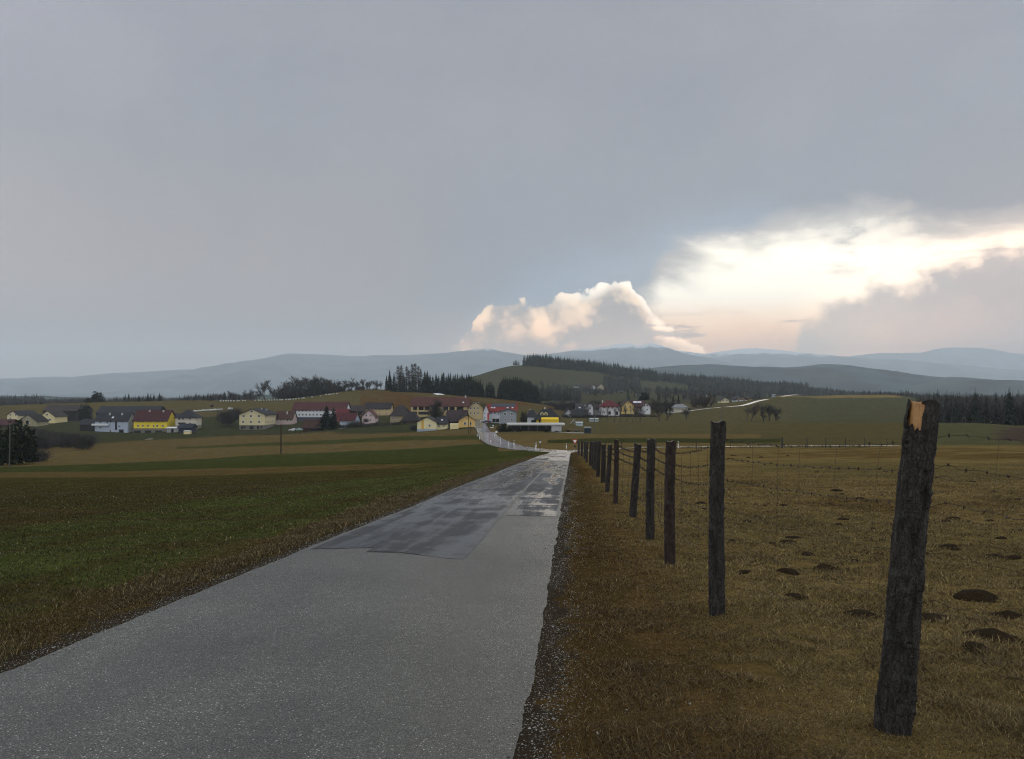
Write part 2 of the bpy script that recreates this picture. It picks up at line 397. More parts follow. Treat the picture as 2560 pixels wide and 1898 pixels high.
# ---------------------------------------------------------------- distant ranges
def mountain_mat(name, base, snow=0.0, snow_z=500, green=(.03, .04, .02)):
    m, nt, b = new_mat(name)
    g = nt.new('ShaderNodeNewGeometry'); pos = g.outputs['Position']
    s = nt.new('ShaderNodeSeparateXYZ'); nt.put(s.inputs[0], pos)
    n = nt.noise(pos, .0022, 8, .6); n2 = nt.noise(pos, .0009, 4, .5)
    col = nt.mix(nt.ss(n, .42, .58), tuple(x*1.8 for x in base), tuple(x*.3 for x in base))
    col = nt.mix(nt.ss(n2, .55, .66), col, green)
    if snow:
        sn = nt.m('ADD', s.outputs[2], nt.m('MULTIPLY', nt.m('SUBTRACT', nt.noise(nt.mapv(pos, (1, .5, 3)), .003, 7, .65), .5), 420))
        col = nt.mix(nt.m('MULTIPLY', nt.ss(sn, snow_z, snow_z+60), snow), col, (.75, .77, .8))
    nt.put(b.inputs['Base Color'], col); b.inputs['Roughness'].default_value = 1; b.inputs['Specular IOR Level'].default_value = 0
    return m

def ridge(name, pts, D, front, material, amp=.10, zb=-45, back=2500, rough=1.0, jag=0):
    us = np.array([p[0] for p in pts], float); vs = np.array([p[1] for p in pts], float)
    U = np.linspace(us[0], us[-1], 700)
    Vv = pchip(us, vs, U)
    H = ZC+(985-Vv)/F*D
    X = (U-1280)/F*D
    ts = np.concatenate([np.linspace(-1, 0, 46), np.linspace(0, 1, 12)[1:]])
    rows = []
    for t in ts:
        k = abs(t)
        prof = (math.cos(math.pi*min(k, 1))*.5+.5)**(1.15 if t < 0 else 1)
        Yr = D+(front*t if t < 0 else back*t) + (fbm(X/1400, X*0+3, 3, 5)*500*(front/3000) if t < 0 else 0)*math.sin(math.pi*k)
        spurs = fbm(X/900*rough, Yr/1500*rough, 5, 8)*amp*(H-zb)*math.sin(math.pi*k)*2.2
        z = zb+(H-zb)*prof+spurs + fbm(X/120, Yr/120, 3, 12)*jag
        rows.append(np.stack([X, Yr+X*0, z], -1))
    V = np.array(rows); nr, nc = V.shape[:2]
    idx = np.arange(nr*nc).reshape(nr, nc)
    Q = np.stack([idx[:-1, :-1], idx[:-1, 1:], idx[1:, 1:], idx[1:, :-1]], -1).reshape(-1, 4)
    me = np_mesh(name, V.reshape(-1, 3), Q, material, smooth=True)
    return tag(link(bpy.data.objects.new(name, me)), kind='structure')

def build_mountains():
    ridge('mountain_range', [(-900,1000),(-300,980),(0,966),(80,955),(160,942),(220,946),(300,938),(345,932),(400,928),(480,924),(550,931),(620,915),(700,895),(760,886),(830,888),(920,893),(1000,889),(1100,884),(1160,881),(1220,877),(1260,883),(1320,891),(1380,884),(1440,876),(1500,869),(1557,861),(1585,868),(1610,863),(1640,870),(1680,884),(1720,894),(1780,905),(1850,925),(2000,970),(2100,1000)],
          15700, 6200, mountain_mat('spruce_mountain', (.04,.05,.055), .95, 830), amp=.09)
    ridge('snowy_ridge', [(1300,1000),(1450,960),(1600,900),(1680,878),(1720,880),(1760,884),(1800,879),(1880,871),(1940,875),(2000,883),(2060,889),(2140,895),(2250,903),(2350,915),(2480,935),(2600,955),(2900,990)],
          17600, 6500, mountain_mat('snowy_mountain', (.05,.06,.065), .95, 830), amp=.08)
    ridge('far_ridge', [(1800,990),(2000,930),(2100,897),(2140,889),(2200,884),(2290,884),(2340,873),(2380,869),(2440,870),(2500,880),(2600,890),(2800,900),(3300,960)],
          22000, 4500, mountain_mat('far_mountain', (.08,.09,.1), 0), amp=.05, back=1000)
    ridge('wooded_hills', [(1300,1000),(1400,975),(1500,943),(1575,929),(1640,919),(1700,914),(1770,912),(1850,916),(1930,920),(2000,917),(2050,913),(2110,920),(2200,932),(2260,940),(2330,952),(2450,968),(2600,980),(2900,1000)],
          5500, 2000, mountain_mat('wooded_hill', (.014,.024,.026), .55, 420, green=(.03,.035,.03)), amp=.13, back=2000, zb=-30, rough=2, jag=5)
    ridge('low_ridge', [(2150,1000),(2250,975),(2330,953),(2370,943),(2400,944),(2450,949),(2500,952),(2560,959),(2700,962),(3000,990)],
          4300, 1200, mountain_mat('low_wooded_ridge', (.022,.03,.026), 0), amp=.1, back=900, zb=-30, rough=2.5, jag=5)
    ridge('left_foothills', [(-700,1000),(-300,992),(-100,990),(40,991),(60,996),(180,1003),(400,1000),(600,990),(800,985),(1000,990),(1200,1000)],
          2600, 900, mountain_mat('low_wooded_foothill', (.022,.03,.026), 0), amp=.08, back=900, zb=-30, rough=2.5, jag=6)

# ---------------------------------------------------------------- sky, sun, haze, camera
def az_t(u, v):
    x, y, z = P(u, v, 1.0); z -= ZC
    return math.atan2(x, y), z/math.hypot(x, y)
A0, A1 = -1.0, 1.0
TM = 0.4
def cpts(pts):
    out = []
    for u, v in pts:
        a, t = az_t(u, v); out.append(((a-A0)/(A1-A0), t/TM))
    return out
def build_world():
    w = bpy.data.worlds.new('World'); scene.world = w; w.use_nodes = True
    nt = NT(w.node_tree); bg = w.node_tree.nodes['Background']
    sky = nt.new('ShaderNodeTexSky', sky_type='NISHITA'); sky.sun_disc = False
    sky.sun_elevation = SUN_EL; sky.sun_rotation = SUN_AZ
    d = nt.new('ShaderNodeTexCoord').outputs['Generated']
    s = nt.new('ShaderNodeSeparateXYZ'); nt.put(s.inputs[0], d)
    x, y, z = s.outputs
    az = nt.m('ARCTAN2', x, y)
    hyp = nt.m('SQRT', nt.m('ADD', nt.m('MULTIPLY', x, x), nt.m('MULTIPLY', y, y)))
    t = nt.m('DIVIDE', z, nt.m('MAXIMUM', hyp, .01))
    def rnoise(sx, sz, scale, detail=7, rough=.6, dist=0.0, loc=(0, 0, 0)):
        return nt.m('SUBTRACT', nt.noise(nt.mapv(d, (sx, sx, sz), loc=loc), scale, detail, rough, dist), .5)
    nA = rnoise(1, 1.3, 14, 9, .62); nB = rnoise(1, 2.2, 4, 7, .55, .4, (4, 1, 2)); nC = rnoise(1, 2.6, 9, 9, .66, .9, (3, 8, 1))
    # billows: inverted cell distance, warped, three sizes
    warp = nt.new('ShaderNodeTexNoise'); nt.put(warp.inputs['Vector'], d); warp.inputs['Scale'].default_value = 22; warp.inputs['Detail'].default_value = 5
    wv = nt.new('ShaderNodeVectorMath', operation='SUBTRACT'); nt.put(wv.inputs[0], warp.outputs['Color']); wv.inputs[1].default_value = (.5, .5, .5)
    ws = nt.new('ShaderNodeVectorMath', operation='MULTIPLY_ADD'); nt.put(ws.inputs[0], wv.outputs[0]); ws.inputs[1].default_value = (.035,)*3; nt.put(ws.inputs[2], d)
    wd = ws.outputs[0]
    p1 = nt.m('SUBTRACT', .55, nt.vor(wd, 22)); p2 = nt.m('SUBTRACT', .55, nt.vor(nt.mapv(wd, loc=(2, 2, 2)), 52)); p3 = nt.m('SUBTRACT', .55, nt.vor(nt.mapv(wd, loc=(5, 1, 2)), 120))
    bil = nt.m('ADD', nt.m('MULTIPLY', p1, .60), nt.m('ADD', nt.m('MULTIPLY', p2, .36), nt.m('MULTIPLY', p3, .20)))   # about -.3 .. .6
    def au(vv, amp):
        a = nt.m('ADD', az, nt.m('MULTIPLY', vv, amp))
        return nt.mr(a, A0, A1, 0, 1)
    def el(vv, amp): return nt.m('DIVIDE', nt.m('ADD', t, nt.m('MULTIPLY', vv, amp)), TM)
    # grey storm deck with soft rain veils
    veil = rnoise(1.0, .35, 5, 6, .55, .5, (7, 0, 0))
    g1 = nt.mix(nt.ss(nB, -.3, .35), sr(143,144,153), sr(160,160,166))
    deck = nt.mix(nt.ss(t, .46, .1), g1, nt.mix(nt.ss(az, -.7, .3), sr(164,162,164), sr(150,151,158)))
    deck = nt.mix(nt.m('MULTIPLY', nt.ss(t, .22, .0), .8), deck, nt.mix(nt.ss(az, -.7, -.1), (.42,.405,.40), (.37,.365,.375)))
    deck = nt.mix(nt.m('MULTIPLY', nt.m('MULTIPLY', nt.ss(t, .34, .18), nt.m('MULTIPLY', nt.ss(az, -.55, -.1), nt.ss(az, .2, -.1))), .75), deck, sr(143,145,154))
    deck = nt.mix(nt.m('MULTIPLY', nt.ss(veil, -.12, .2), .30), deck, sr(136,139,149))
    deck = nt.mix(nt.m('MULTIPLY', nt.ss(nC, .05, .3), .12), deck, sr(178,178,184))
    deck = nt.mix(nt.m('MULTIPLY', nt.m('MULTIPLY', nt.ss(t, .085, .02), nt.ss(az, -.25, -.6)), .6), deck, sr(188,176,166))
    # left top a little lighter and pinker
    deck = nt.mix(nt.m('MULTIPLY', nt.m('MULTIPLY', nt.ss(az, -.3, -.65), nt.ss(t, .25, .5)), .5), deck, sr(172,168,178))
    col = deck
    skyb = nt.new('ShaderNodeVectorMath', operation='SCALE'); nt.put(skyb.inputs[0], sky.outputs[0]); skyb.inputs['Scale'].default_value = .1
    # blue gap
    gap = nt.curve(au(nB, .10), cpts([(300,1300),(1000,1050),(1150,850),(1300,700),(1450,640),(1600,590),(1750,540),(1900,520),(2000,600),(2600,900)]))
    gm = nt.ss(nt.m('SUBTRACT', gap, el(nC, .05)), -.10, .10)
    blue = nt.mix(.94, skyb.outputs[0], sr(122,152,184))
    col = nt.mix(nt.m('MULTIPLY', gm, .95), col, blue)
    # bright band of cloud lit from behind
    tu = nt.curve(au(nA, .03), cpts([(300,1500),(1350,1100),(1470,900),(1545,790),(1580,735),(1600,712),(1628,690),(1643,655),(1665,612),(1760,588),(1850,562),(1960,520),(2060,503),(2160,497),(2250,502),(2330,525),(2430,518),(2560,500),(2900,470)]))
    e = nt.m('SUBTRACT', tu, el(nt.m('ADD', nt.m('MULTIPLY', nC, .8), nt.m('MULTIPLY', nA, .5)), .065))
    bm = nt.ss(e, -.02, .05)
    inner = nt.ss(nt.m('ADD', e, nt.m('MULTIPLY', nB, .55)), .00, .17)
    band = nt.mix(inner, (.62,.57,.52), (2.2,2.0,1.62))
    band = nt.mix(nt.m('MULTIPLY', nt.ss(nC, .02, .2), nt.ss(e, .3, .1)), band, (.80,.74,.66))
    low = nt.ss(nt.m('ADD', t, nt.m('MULTIPLY', nA, .05)), .125, .06)
    band = nt.mix(low, band, (1.75,1.18,.66))
    col = nt.mix(bm, col, band)
    # soft glow on the left flank of the cumulus
    fl = nt.m('MULTIPLY', nt.ss(az, -.20, .0), nt.ss(t, .14, .02))
    fl = nt.m('MULTIPLY', fl, nt.ss(nt.m('ADD', nt.m('SUBTRACT', az, nt.m('MULTIPLY', t, 1.3)), nt.m('MULTIPLY', nA, .3)), -.35, .0))
    col = nt.mix(nt.m('MULTIPLY', fl, .6), col, (.72,.58,.48))
    # cumulus
    ct = nt.curve(au(nA, .045), cpts([(300,1500),(1000,930),(1090,880),(1150,845),(1185,810),(1205,780),(1235,758),(1290,745),(1345,752),(1385,742),(1430,735),(1480,722),(1515,700),(1545,690),(1572,704),(1597,742),(1625,790),(1700,840),(1800,875),(2600,1000)]))
    ce = nt.m('SUBTRACT', nt.m('ADD', ct, nt.m('MULTIPLY', bil, .085)), el(nA, .02))
    cm = nt.m('MULTIPLY', nt.ss(ce, .0, .014), nt.ss(nt.m('ADD', az, nt.m('MULTIPLY', nA, .2)), -.17, -.05))
    big = rnoise(1, 1.1, 11, 5, .5, .3, (1, 3, 9))
    shade = nt.ss(nt.m('ADD', nt.m('ADD', nt.m('MULTIPLY', bil, 1.0), nt.m('MULTIPLY', big, .9)), nt.m('MULTIPLY', nt.m('SUBTRACT', .10, ce), 2.2)), -.10, .42)
    cc = nt.mix(shade, (.52,.44,.38), (2.1,1.55,1.0))
    rim = nt.m('MULTIPLY', nt.ss(nt.m('ADD', ce, nt.m('MULTIPLY', bil, -.06)), .055, .0), nt.ss(az, .03, .12))
    cc = nt.mix(rim, cc, (2.4,2.1,1.7))
    cc = nt.mix(nt.m('MULTIPLY', nt.ss(t, .07, .01), .35), cc, (.80,.64,.54))
    col = nt.mix(cm, col, cc)
    # low streaks of dark cloud
    sv = rnoise(1, 6, 7, 6, .6, 0, (1, 5, 0))
    sm_ = nt.m('MULTIPLY', nt.ss(sv, .03, .09), nt.m('MULTIPLY', nt.ss(t, .108, .088), nt.ss(t, .03, .06)))
    sm_ = nt.m('MULTIPLY', sm_, nt.m('MULTIPLY', nt.ss(az, .12, .19), nt.ss(az, .40, .33)))
    col = nt.mix(nt.m('MULTIPLY', sm_, .8), col, (.56,.50,.48))
    hz = nt.m('MULTIPLY', nt.ss(nt.m('ADD', t, nt.m('MULTIPLY', nA, .10)), .085, .035), nt.m('MULTIPLY', nt.ss(az, .03, .12), nt.ss(az, .42, .32)))
    col = nt.mix(nt.m('MULTIPLY', hz, .75), col, nt.mix(nt.ss(nA, -.15, .15), (.80,.62,.50), (1.35,.98,.66)))
    # grey bank on the right
    rc = nt.curve(au(nA, .08), cpts([(300,1500),(1700,1100),(1930,930),(1985,850),(2005,800),(2030,765),(2090,733),(2170,700),(2250,668),(2330,655),(2400,640),(2480,628),(2560,622),(2900,600)]))
    re = nt.m('SUBTRACT', nt.m('ADD', rc, nt.m('MULTIPLY', bil, .07)), el(nt.m('MULTIPLY', nA, 1), .10))
    rm = nt.ss(re, -.01, .07)
    rcol = nt.mix(nt.ss(nt.m('ADD', nB, nt.m('MULTIPLY', bil, .25)), -.2, .25), sr(176,179,182), sr(204,202,199))
    rcol = nt.mix(nt.ss(t, .10, .02), rcol, (.64,.63,.60))
    rcol = nt.mix(nt.m('MULTIPLY', nt.ss(re, .12, .0), .5), rcol, (.86,.80,.70))
    col = nt.mix(rm, col, rcol)
    wp = nt.m('MULTIPLY', nt.ss(nt.m('ABSOLUTE', nt.m('SUBTRACT', t, nt.m('ADD', .178, nt.m('MULTIPLY', nA, .03)))), .012, .004), nt.ss(nt.m('ADD', az, nt.m('MULTIPLY', nA, .1)), .575, .60))
    col = nt.mix(nt.m('MULTIPLY', wp, .6), col, (.5,.51,.52))
    # low sky colours boosted and warmed to offset the haze in front
    lowq = nt.m('MULTIPLY', nt.ss(t, .13, .02), nt.m('MULTIPLY', nt.ss(az, -.22, .02), nt.ss(az, .62, .38)))
    col = nt.mix(1.0, col, nt.mix(lowq, (1, 1, 1), (3.1, 2.25, 1.50)), 'MULTIPLY')
    lowa = nt.m('MULTIPLY', nt.ss(t, .36, .02), nt.m('SUBTRACT', 1.0, nt.m('MULTIPLY', nt.ss(az, -.2, .0), nt.ss(az, .6, .4))))
    col = nt.mix(1.0, col, nt.mix(lowa, (1, 1, 1), (1.30, 1.00, .83)), 'MULTIPLY')
    rq = nt.m('MULTIPLY', nt.ss(t, .20, .04), nt.ss(az, .34, .46))
    col = nt.mix(1.0, col, nt.mix(rq, (1, 1, 1), (2.0, 1.6, 1.3)), 'MULTIPLY')
    # behind the viewer and overhead: unseen sky, brightened to light the haze
    col = nt.mix(nt.ss(nt.m('ABSOLUTE', az), .85, 1.1), col, (1.0,1.03,1.09))
    col = nt.mix(nt.ss(t, .62, 1.3), col, (1.25,1.29,1.36))
    nt.put(bg.inputs[0], col); bg.inputs[1].default_value = 1.0
    w.cycles.sampling_method = 'MANUAL'; w.cycles.sample_map_resolution = 1024

SUN_AZ = R(14); SUN_EL = R(9)
def build_light():
    l = bpy.data.lights.new('sun', 'SUN'); l.energy = .5; l.angle = R(25); l.color = (1, .86, .68)
    o = bpy.data.objects.new('sun', l); link(o)
    d = (math.sin(SUN_AZ)*math.cos(SUN_EL), math.cos(SUN_AZ)*math.cos(SUN_EL), math.sin(SUN_EL))
    from mathutils import Vector
    o.rotation_euler = Vector(d).to_track_quat('Z', 'Y').to_euler()

HAZE = .98e-4
def build_haze():
    x0, x1, y0, y1, z0, z1 = -21000, 21000, -450, 24000, -60, 1450
    vs = [(x, y, z) for z in (z0, z1) for y in (y0, y1) for x in (x0, x1)]
    fs = [(0,2,3,1),(4,5,7,6),(0,1,5,4),(2,6,7,3),(0,4,6,2),(1,3,7,5)]
    m = bpy.data.materials.new('moist_air'); m.use_nodes = True
    t = m.node_tree; t.nodes.clear()
    out = t.nodes.new('ShaderNodeOutputMaterial'); pv = t.nodes.new('ShaderNodeVolumePrincipled')
    pv.inputs['Color'].default_value = (.79, .90, .98, 1); pv.inputs['Density'].default_value = HAZE
    pv.inputs['Anisotropy'].default_value = 0.35
    t.links.new(pv.outputs[0], out.inputs['Volume'])
    tag(mesh_obj('haze', vs, fs, m), kind='stuff')

def build_camera():
    cam = bpy.data.cameras.new('camera'); o = bpy.data.objects.new('camera', cam); link(o)
    cam.sensor_fit = 'HORIZONTAL'; cam.sensor_width = 36; cam.lens = F/2560*36
    cam.clip_start = .05; cam.clip_end = 60000
    o.location = (0, 0, ZC); o.rotation_euler = (math.pi/2+PITCH, 0, 0)
    scene.camera = o
    vsx = scene.view_settings; vsx.view_transform = 'Standard'; vsx.look = 'None'; vsx.exposure = 0; vsx.gamma = 1; vsx.use_curve_mapping = False
    scene.render.film_transparent = False
    cy = scene.cycles
    cy.max_bounces = 5; cy.diffuse_bounces = 2; cy.glossy_bounces = 2; cy.transparent_max_bounces = 8; cy.volume_bounces = 1
    cy.use_denoising = True; cy.pixel_filter_type = 'BLACKMAN_HARRIS'; cy.filter_width = 1.15; cy.denoiser = 'OPENIMAGEDENOISE'; cy.denoising_input_passes = 'RGB_ALBEDO_NORMAL'
    cy.denoising_prefilter = 'FAST'
    cy.caustics_reflective = False; cy.caustics_refractive = False
# ---------------------------------------------------------------- roads
def strip(name, center, width, mats, off=.02, seg=6, kind='structure'):
    c = np.asarray(center); d = np.gradient(c, axis=0); d /= np.linalg.norm(d, axis=1)[:, None]
    nrm = np.stack([d[:, 1], -d[:, 0]], -1)
    w = width if hasattr(width, '__len__') else np.full(len(c), width)
    k = np.linspace(-.5, .5, seg+1)
    X = c[:, 0:1]+nrm[:, 0:1]*k*w[:, None]; Y = c[:, 1:2]+nrm[:, 1:2]*k*w[:, None]
    Z = zt(X, Y)+off
    idx = np.arange(X.size).reshape(X.shape)
    Q = np.stack([idx[:-1, :-1], idx[:-1, 1:], idx[1:, 1:], idx[1:, :-1]], -1).reshape(-1, 4)
    me = np_mesh(name, np.stack([X, Y, Z], -1).reshape(-1, 3), Q, mats, smooth=True)
    fattr(me, 'across', np.broadcast_to(k*2, X.shape))
    return tag(link(bpy.data.objects.new(name, me)), kind=kind)

def chipseal():
    m, nt, b = new_mat('chip_seal_tarmac')
    geo = nt.new('ShaderNodeNewGeometry').outputs['Position']
    v1 = nt.vor(geo, 110, out='Color'); sc = nt.new('ShaderNodeSeparateColor'); nt.put(sc.inputs[0], v1)
    dist = nt.vor(geo, 110)
    stone = nt.mix(sc.outputs[0], (.040,.040,.033), (.122,.120,.099))
    stone = nt.mix(nt.ss(sc.outputs[1], .94, .98), stone, (.34,.34,.30))
    stone = nt.mix(nt.ss(sc.outputs[2], .93, .97), stone, (.02,.02,.02))
    col = nt.mix(nt.ss(dist, .35, .62), stone, (.030,.030,.027))
    big = nt.noise(geo, .55, 5, .6); big2 = nt.noise(nt.mapv(geo, (1, .22, 1), rot=(0, 0, .079)), 1.6, 4, .6)
    mott = nt.noise(geo, 7, 5, .7)
    k = nt.m('MULTIPLY', nt.m('MULTIPLY', nt.mr(big, .3, .7, .74, 1.22), nt.mr(big2, .3, .7, .74, 1.24)), nt.mr(mott, .3, .7, .85, 1.15))
    vs = nt.new('ShaderNodeVectorMath', operation='SCALE'); nt.put(vs.inputs[0], col); nt.put(vs.inputs['Scale'], k)
    nt.put(b.inputs['Base Color'], vs.outputs[0])
    nt.put(b.inputs['Roughness'], nt.mr(big2, .3, .7, .42, .62)); b.inputs['Specular IOR Level'].default_value = .45
    bn = nt.new('ShaderNodeBump'); bn.inputs['Strength'].default_value = .55; bn.inputs['Distance'].default_value = .006
    nt.put(bn.inputs['Height'], nt.m('ADD', nt.m('MULTIPLY', dist, -1), nt.m('MULTIPLY', sc.outputs[0], .6))); nt.l.new(bn.outputs[0], b.inputs['Normal'])
    return m

def smooth_tarmac(name, base, r0, r1, stretch=.12, bump=.12, scale=2.2):
    m, nt, b = new_mat(name)
    geo = nt.new('ShaderNodeNewGeometry').outputs['Position']
    rot = nt.mapv(geo, (1, 1, 1), rot=(0, 0, .079))
    st = nt.noise(nt.mapv(rot, (1, stretch, 1)), scale, 6, .62, .6)
    fine = nt.noise(geo, 120, 3, .7); mid = nt.noise(geo, 1.1, 6, .65)
    wet = nt.ss(nt.m('ADD', nt.m('MULTIPLY', st, .6), nt.m('MULTIPLY', mid, .4)), .44, .54)
    col = nt.mix(fine, tuple(x*.6 for x in base), tuple(x*1.5 for x in base))
    col = nt.mix(nt.m('MULTIPLY', nt.ss(nt.noise(nt.mapv(rot, (1, .05, 1), loc=(3, 1, 0)), 2.6, 5, .6, .5), .48, .62), .6), col, tuple(x*3.4 for x in base))
    col = nt.mix(nt.m('MULTIPLY', wet, .4), col, tuple(x*.5 for x in base))
    nt.put(b.inputs['Base Color'], col)
    sy = nt.new('ShaderNodeSeparateXYZ'); nt.put(sy.inputs[0], geo)
    wet = nt.m('MULTIPLY', wet, nt.mr(nt.ss(sy.outputs[1], 11, 26), 0, 1, .6, 1))
    nt.put(b.inputs['Roughness'], nt.mr(wet, 0, 1, r1, r0)); b.inputs['Specular IOR Level'].default_value = .35
    bn = nt.new('ShaderNodeBump'); bn.inputs['Strength'].default_value = bump; bn.inputs['Distance'].default_value = .004
    nt.put(bn.inputs['Height'], fine); nt.l.new(bn.outputs[0], b.inputs['Normal'])
    return m

def lane_edges(y):
    l = xr(y)-RW - 6.5*np.clip((y-113)/22, 0, 1)**2
    r = xr(y) + 3.2*np.clip((y-118)/16, 0, 1)**2
    return l, r
def lane_sheet(name, y0, y1, xl, xrt, mats, off, jag=.03, n=None, cross=10, seed=1, jy=0.0):
    """sheet of tarmac between two edge functions"""
    n = n or 260
    ys = np.sign(y0)*0+np.concatenate([np.linspace(y0, 3, 8)[:-1], np.exp(np.linspace(math.log(3), math.log(y1), n))]) if y0 < 3 else np.exp(np.linspace(math.log(y0), math.log(y1), n))
    L = xl(ys)+fbm(ys*2.3, ys*0+seed, 4, seed)*jag; Rr = xrt(ys)+fbm(ys*2.3, ys*0+seed+5, 4, seed+2)*jag
    k = np.linspace(0, 1, cross+1)
    X = L[:, None]*(1-k)+Rr[:, None]*k; Y = np.repeat(ys[:, None], cross+1, 1)
    if jy: Y[0] += fbm(X[0]*3, X[0]*0, 3, seed+9)*jy
    s = (X-(xr(Y)-RW/2))/RW*2
    Z = zt(X, Y)+off+.03*(1-np.clip(np.abs(s), 0, 1)**2)
    idx = np.arange(X.size).reshape(X.shape)
    Q = np.stack([idx[:-1, :-1], idx[:-1, 1:], idx[1:, 1:], idx[1:, :-1]], -1).reshape(-1, 4)
    me = np_mesh(name, np.stack([X, Y, Z], -1).reshape(-1, 3), Q, mats, smooth=True)
    return tag(link(bpy.data.objects.new(name, me)), kind='structure')

def build_roads():
    ch = chipseal()
    dark = smooth_tarmac('worn_smooth_tarmac', (.020,.022,.025), .13, .80, .035, .12, 1.6)
    light = smooth_tarmac('pale_patched_tarmac', (.052,.055,.057), .26, .42)
    wetm = smooth_tarmac('wet_tarmac', (.05,.05,.05), .10, .24, 1, .05, .5)
    seam = lambda y: -1.40+.0745*y
    lane_sheet('road', -40, 138.0, lambda y: lane_edges(y)[0], lambda y: lane_edges(y)[1], ch, .002, .035, 600)
    # smooth strip on the left, beginning in two steps
    lane_sheet('road_resurfaced_strip', 10.75, 62, lambda y: lane_edges(y)[0]+.10, lambda y: xr(y)-RW+1.0+0*y, dark, .007, .03, 200, 8, 3, .05)
    lane_sheet('road_resurfaced_strip', 10.35, 62, lambda y: xr(y)-RW+.99+0*y, seam, dark, .0071, .015, 200, 8, 4, .05)
    lane_sheet('road_right_patch', 15.9, 36, lambda y: seam(y)+.09, lambda y: lane_edges(y)[1]-.08, dark, .008, .03, 80, 6, 5, .06)
    lane_sheet('road_right_patch', 39, 52, lambda y: seam(y)-.1, lambda y: lane_edges(y)[1]-.08, dark, .008, .03, 60, 6, 6, .1)
    lane_sheet('road_upper_surface', 62, 137, lambda y: lane_edges(y)[0]+.05, lambda y: lane_edges(y)[1]-.05, light, .009, .05, 120, 10, 7, .3)
    for a, b_, l, r_ in ((64,72,.3,1.6),(76,81,1.2,3.1),(86,94,.4,1.9),(101,108,1.0,2.8)):
        lane_sheet('road_dark_patch', a, b_, lambda y: xr(y)-RW+l+0*y, lambda y: xr(y)-RW+r_+0*y, dark, .016, .12, 24, 6, int(a), .5)
    # wet wheel tracks and shallow puddles
    pud = wetm
    for a, b_, l, w_ in ((20,40,1.25,.07),(24,58,1.75,.16),(34,60,1.1,.22),(46,61,2.3,.3)):
        lane_sheet('road_wet_track', a, b_, lambda y: xr(y)-RW+l+.12*np.sin(y*.9+a)-w_*np.sin(np.pi*np.clip((y-a)/(b_-a), 0, 1))**.5*(.6+.4*np.sin(y*2.1+a)), lambda y: xr(y)-RW+l+.10*np.sin(y*.7+a)+w_*np.sin(np.pi*np.clip((y-a)/(b_-a), 0, 1))**.5*(.6+.4*np.cos(y*1.7)), wet_soft(), .010, .03, 60, 4, int(a*3))
    strip('main_road', MAIN, 6.0, wetm, .03, 8)
    strip('side_lane', SIDE, 2.2, wetm, .05, 4)
    strip('hill_road', CREST, 3.4, mat('pale_hill_track', (.42,.41,.39), .35, .1, .5), .35, 3)

def wet_soft():
    if 'wet_film' in _mc: return _mc['wet_film']
    m, nt, b = new_mat('wet_film')
    b.inputs['Base Color'].default_value = (.035, .036, .037, 1); b.inputs['Roughness'].default_value = .16
    geo = nt.new('ShaderNodeNewGeometry').outputs['Position']
    n = nt.noise(nt.mapv(geo, (1, .4, 1)), 6, 5, .65)
    tr = m.node_tree.nodes.new('ShaderNodeBsdfTransparent'); mx = m.node_tree.nodes.new('ShaderNodeMixShader')
    nt.put(mx.inputs[0], nt.ss(n, .44, .60)); nt.l.new(tr.outputs[0], mx.inputs[1]); nt.l.new(b.outputs[0], mx.inputs[2])
    nt.l.new(mx.outputs[0], m.node_tree.nodes['Material Output'].inputs[0])
    _mc['wet_film'] = m
    return m

# ---------------------------------------------------------------- grass, gravel, molehills
def blade_mesh(name, X, Y, H, Wd, lean, cols, z=None):
    n = len(X); ang = rng.uniform(0, 2*np.pi, n)
    la = rng.uniform(0, 2*np.pi, n); ln = lean*H*rng.uniform(.3, 1.3, n)
    Z = grid_at(X, Y, 'Z')-.008
    dx = np.cos(ang)*Wd/2; dy = np.sin(ang)*Wd/2
    lx = np.cos(la)*ln; ly = np.sin(la)*ln
    V = np.empty((n, 5, 3))
    V[:, 0] = np.stack([X-dx, Y-dy, Z], -1); V[:, 1] = np.stack([X+dx, Y+dy, Z], -1)
    V[:, 2] = np.stack([X+dx*.7+lx*.35, Y+dy*.7+ly*.35, Z+H*.6], -1); V[:, 3] = np.stack([X-dx*.7+lx*.35, Y-dy*.7+ly*.35, Z+H*.6], -1)
    V[:, 4] = np.stack([X+lx, Y+ly, Z+H], -1)
    base = np.arange(n)[:, None]*5
    T = np.concatenate([base+np.array([0, 1, 2]), base+np.array([0, 2, 3]), base+np.array([3, 2, 4])])
    me = np_mesh(name, V.reshape(-1, 3), T, grass_mat())
    cattr(me, 'tint', np.repeat(cols, 5, 0))
    return tag(link(bpy.data.objects.new(name, me)), kind='stuff')
def relief_z(X, Y):
    rd = X-xr(Y); near = np.clip(1-Y/80, 0, 1)
    edge = np.minimum(np.maximum(rd-.1, -RW-.1-rd), 1.0).clip(0, 1)
    return zt(X, Y)+(fbm(X*.8, Y*.8, 4, 3)*.07+fbm(X*4, Y*4, 3, 9)*.025)*near*edge
def grass_mat():
    if 'grass_blades' in _mc: return _mc['grass_blades']
    m, nt, b = new_mat('grass_blades')
    nt.put(b.inputs['Base Color'], nt.attr('tint', 'Color')); b.inputs['Roughness'].default_value = .7; b.inputs['Specular IOR Level'].default_value = .2
    _mc['grass_blades'] = m; return m
def blade_cols(n, X, Y, pal, wts):
    pal = np.array(pal); w = np.array(wts, float)
    shift = fbm(X*.9, Y*.9, 3, 61)
    r_ = np.clip(rng.uniform(0, 1, n)+shift*.5, 0, .9999)
    c = np.cumsum(w)/w.sum()
    return pal[np.searchsorted(c, r_)]*rng.uniform(.6, 1.35, n)[:, None]
